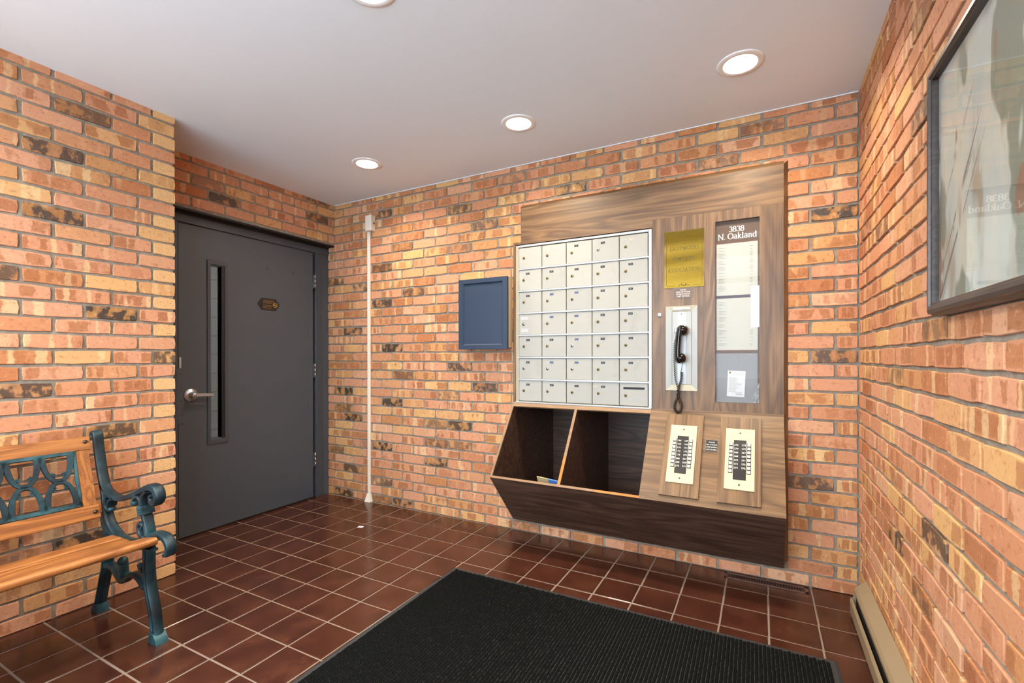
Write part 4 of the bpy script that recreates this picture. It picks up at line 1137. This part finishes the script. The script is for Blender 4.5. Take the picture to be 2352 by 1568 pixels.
for k in range(nf):
    x = rx0+.018+(rx1-rx0-.036)*k/(nf-1)
    build('louver', place(B(-.0011, .0011, ry0+.012, ry1-.012, -.0018, .0018), T(x, 0, .0022) @ Matrix.Rotation(.5, 4, 'Y')), 'register', rg_)

mt_ = thing('entrance_mat', 'charcoal ribbed entrance mat with black rubber border on the tiles', 'mat', (-1.04, -1.27, 0))
MM = T(-1.9205, -.6660, 0) @ Matrix.Rotation(.0165, 4, 'Z')
mwid, mlen, rb = 1.762, 1.225, .027
bm = BM(); ins = .012
o_ = [(0, 0), (mwid, 0), (mwid, -mlen), (0, -mlen)]; i_ = [(ins, -ins), (mwid-ins, -ins), (mwid-ins, -mlen+ins), (ins, -mlen+ins)]
va = [bm.verts.new((*p, .0006)) for p in o_]; vb = [bm.verts.new((*p, .0050)) for p in i_]; vc = [bm.verts.new((*p, 0.0002)) for p in o_]
bm.faces.new(vb); bm.faces.new(vc[::-1])
for i in range(4): bm.faces.new((va[i], va[(i+1) % 4], vb[(i+1) % 4], vb[i])); bm.faces.new((vc[i], vc[(i+1) % 4], va[(i+1) % 4], va[i]))
build('rubber_border', place(bm, MM), 'rubber', mt_)
nx, ny = int((mwid-2*rb)/.0142), int((mlen-2*rb)/.0118)
rs = np.random.RandomState(3)
ii, jj = np.meshgrid(np.arange(nx), np.arange(ny), indexing='ij'); ii, jj = ii.ravel(), jj.ravel(); N = len(ii)
px, py = (mwid-2*rb)/nx, (mlen-2*rb)/ny
cx = rb+(ii+.5)*px+rs.uniform(-.0006, .0006, N); cy = -rb-(jj+.5+.5*(ii % 2)*.6)*py+rs.uniform(-.0008, .0008, N)
hh = .0098+rs.uniform(-.0012, .0012, N); ax, ay = px*.46, py*.46
V = np.zeros((N, 8, 3))
for q, (sx, sy) in enumerate(((-1, -1), (1, -1), (1, 1), (-1, 1))):
    V[:, q, 0] = cx+sx*ax; V[:, q, 1] = cy+sy*ay; V[:, q, 2] = .0045
    V[:, q+4, 0] = cx+sx*ax*.62+rs.uniform(-.0006, .0006, N); V[:, q+4, 1] = cy+sy*ay*.6; V[:, q+4, 2] = hh+rs.uniform(-.0006, .0006, N)
F = np.array([(4, 5, 6, 7), (0, 1, 5, 4), (1, 2, 6, 5), (2, 3, 7, 6), (3, 0, 4, 7)])
FF = (F[None]+8*np.arange(N)[:, None, None]).reshape(-1, 4)
V = V.reshape(-1, 3); R3 = np.array(MM.to_3x3()); t3 = np.array(MM.translation)
V = V @ R3.T + t3 - np.array(WL[mt_.name])
me = bpy.data.meshes.new('pile_nubs'); me.vertices.add(len(V)); me.vertices.foreach_set('co', V.astype(np.float32).ravel())
me.loops.add(FF.size); me.loops.foreach_set('vertex_index', FF.astype(np.int32).ravel())
me.polygons.add(len(FF)); me.polygons.foreach_set('loop_start', np.arange(0, FF.size, 4, dtype=np.int32)); me.polygons.foreach_set('loop_total', np.full(len(FF), 4, np.int32))
me.update(calc_edges=True); me.validate(); me.materials.append(M['mat_pile'])
o = bpy.data.objects.new('pile_nubs', me); COL.objects.link(o); o.parent = mt_; o['kind'] = 'stuff'

# ================================================================== CEILING LAMPS
for i, (x, y) in enumerate(LAMPS):
    lab = ['lit round recessed lamp in the ceiling nearest the right wall', 'lit round recessed lamp in the ceiling above the mailboxes',
           'lit round recessed lamp in the ceiling nearest the grey door', 'lit round recessed lamp cut off by the top edge', 'unseen recessed lamp added over the bench to brighten its wall', 'unseen recessed lamp added before the middle of the glazed entrance for more light', 'unseen recessed lamp added by the entrance near the picture wall for more light'][i]
    t = thing('recessed_lamp', lab, 'lamp', (x, y, H-.006), 'recessed ceiling lamps')
    build('trim_ring', lathe(BM(), (x, y, H), (0, 0, -1), [(.068, -.001), (.0955, -.001), (.0960, .0025), (.0930, .005), (.071, .006), (.067, .003), (.063, -.022), (.066, -.022), (.068, -.001)], 48), 'trim_white', t, True)
    build('lens', lathe(BM(), (x, y, H+.018), (0, 0, -1), [(0, .004), (.03, .0035), (.063, 0), (.063, -.002), (0, -.002)], 40), 'lamp', t, True)
    ld = bpy.data.lights.new('lamp_light', 'AREA'); ld.shape = 'DISK'; ld.size = .12; ld.energy = LAMP_WATTS; ld.color = (1.0, .86, .66); ld.spread = math.radians(142)
    lo = bpy.data.objects.new('lamp_light', ld); link(lo, (x, y, H+.012), t)

# ================================================================== BENCH
be = thing('park_bench', 'wooden slatted bench with verdigris cast iron ends against the brick wall', 'bench', (-2.85, -2.42, 0))
def end_frame(yc, mirror):
    y0, y1 = yc-.019, yc+.019
    bm = BM()
    R_ = lambda pts, ht, n=7, a=y0, b=y1: ribbon(bm, crom(pts, n), [h*.8 for h in ht], a, b)
    # back upright flowing down and round under the seat to the front roll
    R_([(-3.158, .797), (-3.163, .812), (-3.150, .822), (-3.135, .810), (-3.126, .760), (-3.108, .700), (-3.088, .640), (-3.063, .580), (-3.046, .520), (-3.030, .450), (-2.985, .405), (-2.915, .377), (-2.830, .372),
        (-2.750, .388), (-2.680, .412), (-2.620, .440), (-2.570, .446), (-2.527, .438), (-2.503, .412), (-2.508, .384), (-2.530, .374)],
       [.006, .009, .011, .012, .013, .013, .014, .015, .014, .014, .014, .013, .013, .013, .013, .014, .015, .016, .016, .014, .009])
    # arm
    R_([(-3.068, .590), (-3.030, .562), (-2.975, .549), (-2.900, .548), (-2.830, .566), (-2.760, .590), (-2.690, .618), (-2.640, .632), (-2.604, .626), (-2.588, .600), (-2.602, .575), (-2.628, .573), (-2.636, .592), (-2.622, .602)],
       [.010, .014, .014, .013, .013, .014, .016, .019, .021, .020, .017, .014, .011, .007])
    # arm post with collar, bud and scroll
    R_([(-2.668, .612), (-2.700, .585), (-2.708, .550), (-2.698, .525), (-2.688, .500), (-2.672, .465), (-2.664, .440), (-2.662, .415)], [.010, .013, .014, .011, .013, .015, .014, .014])
    for dz in (-.010, 0, .010): ribbon(bm, [(-2.722-dz*.4, .527+dz-.003), (-2.676-dz*.4, .531+dz+.003)], .0062, y0-.004, y1+.004)
    R_([(-2.716, .565), (-2.735, .580), (-2.760, .576), (-2.776, .560)], [.007, .009, .010, .011]); ball(bm, (-2.782, yc, .549), .017, 10, (1, 1.2, 1))
    R_([(-2.690, .412), (-2.722, .428), (-2.732, .455), (-2.716, .473), (-2.698, .466), (-2.703, .452)], [.012, .011, .010, .010, .009, .007])
    # bracket scroll where arm meets back
    R_([(-3.000, .552), (-3.020, .535), (-3.026, .505), (-3.015, .483), (-3.000, .486)], [.008, .009, .010, .010, .009]); ball(bm, (-3.004, yc, .484), .013, 8, (1, 1.2, 1))
    R_([(-2.945, .545), (-2.985, .530), (-3.003, .500)], [.006, .009, .008])
    # web filling the corner between upright and seat curve
    prism(bm, [(-3.108, .455), (-3.035, .470), (-3.012, .430), (-2.965, .395), (-2.920, .375), (-3.060, .368), (-3.090, .400)], 'y', yc-.006, yc+.006)
    # front leg, rear leg, brace with its bud
    R_([(-2.668, .402), (-2.672, .350), (-2.672, .290), (-2.664, .224), (-2.645, .168), (-2.625, .118), (-2.614, .070), (-2.606, .034)], [.022, .023, .023, .022, .021, .020, .021, .025], 6, y0+.001, y1-.001)
    ribbon(bm, [(-2.672, .400), (-2.673, .29), (-2.665, .224), (-2.627, .118), (-2.612, .05)], .006, y0-.004, y1+.004)
    prism(bm, [(-2.634, 0), (-2.632, .010), (-2.622, .044), (-2.594, .040), (-2.574, .020), (-2.568, 0)], 'y', y0-.004, y1+.004)
    R_([(-3.020, .372), (-3.025, .300), (-3.045, .214), (-3.070, .150), (-3.092, .090), (-3.112, .036)], [.018, .018, .019, .020, .021, .023], 6, y0+.001, y1-.001)
    ribbon(bm, [(-3.023, .33), (-3.045, .214), (-3.07, .15), (-3.114, .03)], .0055, y0-.004, y1+.004)
    prism(bm, [(-3.145, 0), (-3.143, .008), (-3.122, .034), (-3.092, .040), (-3.086, .014), (-3.084, 0)], 'y', y0-.004, y1+.004)
    R_([(-3.045, .225), (-3.005, .232), (-2.960, .226), (-2.920, .202), (-2.885, .190), (-2.845, .210), (-2.800, .236), (-2.745, .236), (-2.690, .205)], [.014, .013, .012, .013, .014, .013, .013, .013, .014])
    R_([(-2.888, .192), (-2.892, .225), (-2.898, .262)], [.012, .012, .012]); ball(bm, (-2.898, yc, .272), .019, 10, (1, 1.1, 1)); ball(bm, (-2.852, yc, .222), .015, 8)
    R_([(-2.725, .300), (-2.712, .282), (-2.696, .276)], [.013, .014, .012])
    # ledge that carries the slats
    sgn = -1 if mirror else 1
    ya, yb = (yc-.050, yc-.018) if not mirror else (yc+.018, yc+.050)
    ribbon(bm, crom([(-2.945, .366), (-2.860, .358), (-2.740, .368), (-2.640, .394), (-2.560, .398)], 6), .006, ya, yb)
    o = build('end_frame', bm, 'iron', be, True); o.data.set_sharp_from_angle(angle=math.radians(42)); return o
YE0, YE1 = -1.800, -3.060
end_frame(YE0, False); end_frame(YE1, True)
ys0, ys1 = YE1+.026, YE0-.026
def slat(n, c, ang, wd, th, mat='teak', r=.004, front=False):
    m = T(c[0], (ys0+ys1)/2, c[1]) @ Matrix.Rotation(ang, 4, 'Y'); L2 = (ys1-ys0)/2
    if front:
        pr = [(-wd/2, -th/2), (-wd/2, th/2)] + [(wd/2-th*.5+th*.5*math.cos(a), th*.5*math.sin(a)) for a in np.linspace(math.pi/2, -math.pi/2, 9)]
        bm = prism(BM(), pr, 'y', -L2, L2)
    else: bm = B(-wd/2, wd/2, -L2, L2, -th/2, th/2, r)
    return build(n, place(bm, m), mat, be)
slat('seat_slat', (-2.880, .385), -.06, .085, .020)
slat('seat_slat', (-2.790, .387), -.02, .085, .020)
slat('seat_slat', (-2.702, .399), -.22, .085, .020)
slat('seat_slat', (-2.598, .424), -.20, .108, .030, front=True)
# back rest frame
BT = Vector((.114, 0, -.344)).normalized(); BA = Vector((-3.103, 0, .806)); BN = Vector((-BT.z, 0, BT.x))
def bk(y, s, out=0.0): p = BA + BT*s + BN*out; return Vector((p.x, y, p.z))
def bslab(n, ya, yb, sa, sb, mat, out=.0, th=.022, par=None):
    bm = quadslab(BM(), [bk(ya, sa, out), bk(ya, sb, out), bk(yb, sb, out), bk(yb, sa, out)], th)
    bmesh.ops.bevel(bm, geom=bm.edges[:], offset=.002, segments=1, affect='EDGES')
    return build(n, bm, mat, par or be)
yl, yr = ys0, -1.841
bslab('back_rail', yl, yr, -.006, .053, 'teak', .002); bslab('back_rail', yl, yr, .301, .361, 'teak', .002)
bslab('back_stile', -1.897, -1.849, .053, .301, 'teak_up', -.001, .018); bslab('back_stile', yl+.006, yl+.056, .053, .301, 'teak_up', -.001, .018)
lat_y0, lat_y1 = yl+.056, -1.898
fr_ = lambda a, b, d: tuple(bk(a, b, d))
bm = BM()
ribbon(bm, [(lat_y0, .059), (lat_y1, .059)], .009, -.010, .002, fr_); ribbon(bm, [(lat_y0, .289), (lat_y1, .289)], .009, -.010, .002, fr_)
ribbon(bm, [(lat_y1-.005, .055), (lat_y1-.005, .293)], .006, -.010, .002, fr_); ribbon(bm, [(lat_y0+.005, .055), (lat_y0+.005, .293)], .006, -.010, .002, fr_)
yu = -1.961
while yu > lat_y0+.03:
    for sg, s0 in ((1, .060), (-1, .288)):
        U = [(yu-.049, s0), (yu-.045, s0+sg*.035), (yu-.036, s0+sg*.075), (yu-.020, s0+sg*.103), (yu, s0+sg*.111), (yu+.020, s0+sg*.103), (yu+.036, s0+sg*.075), (yu+.045, s0+sg*.035), (yu+.049, s0)]
        ribbon(bm, crom(U, 5), [.0150, .0105, .0092, .0090, .0090, .0090, .0092, .0105, .0150], -.010, .002, fr_)
        for q in (-1, 1):
            c = [(yu+q*.030, s0+sg*.086), (yu+q*.022, s0+sg*.082), (yu+q*.017, s0+sg*.086)]
            ribbon(bm, crom(c, 3), [.0035, .003, .003], -.008, .001, fr_)
            for e in ((.014, .080), (.015, .090), (.020, .076)): ball(bm, bk(yu+q*e[0], s0+sg*e[1], -.003), .0042, 6)
    yu -= .107
build('iron_lattice', bm, 'iron', be)
for y in (-1.860, yl+.022):
    for s in (.017, .332): build('bolt', ball(BM(), bk(y, s, .003), .0085, 10), 'bolt', be, True)
for y, c in ((-1.868, (-2.560, .4415)),): build('bolt_hole', ball(BM(), (c[0]-.02, y, c[1]-.004), .005, 8, (1.6, 1, .5)), 'bolt', be, True)

# ================================================================== SMALL THINGS ON THE FLOOR
tag(build('paper_scrap', place(prism(BM(), [(-.020, -.012), (.018, -.016), (.022, .010), (-.016, .014)], 'z', 0, .0012), T(-2.853, -.461, .001) @ Matrix.Rotation(.4, 4, 'Z')), 'paper', origin='b'), 'tiny white paper scrap lying on the tiles before the raceway', 'paper')
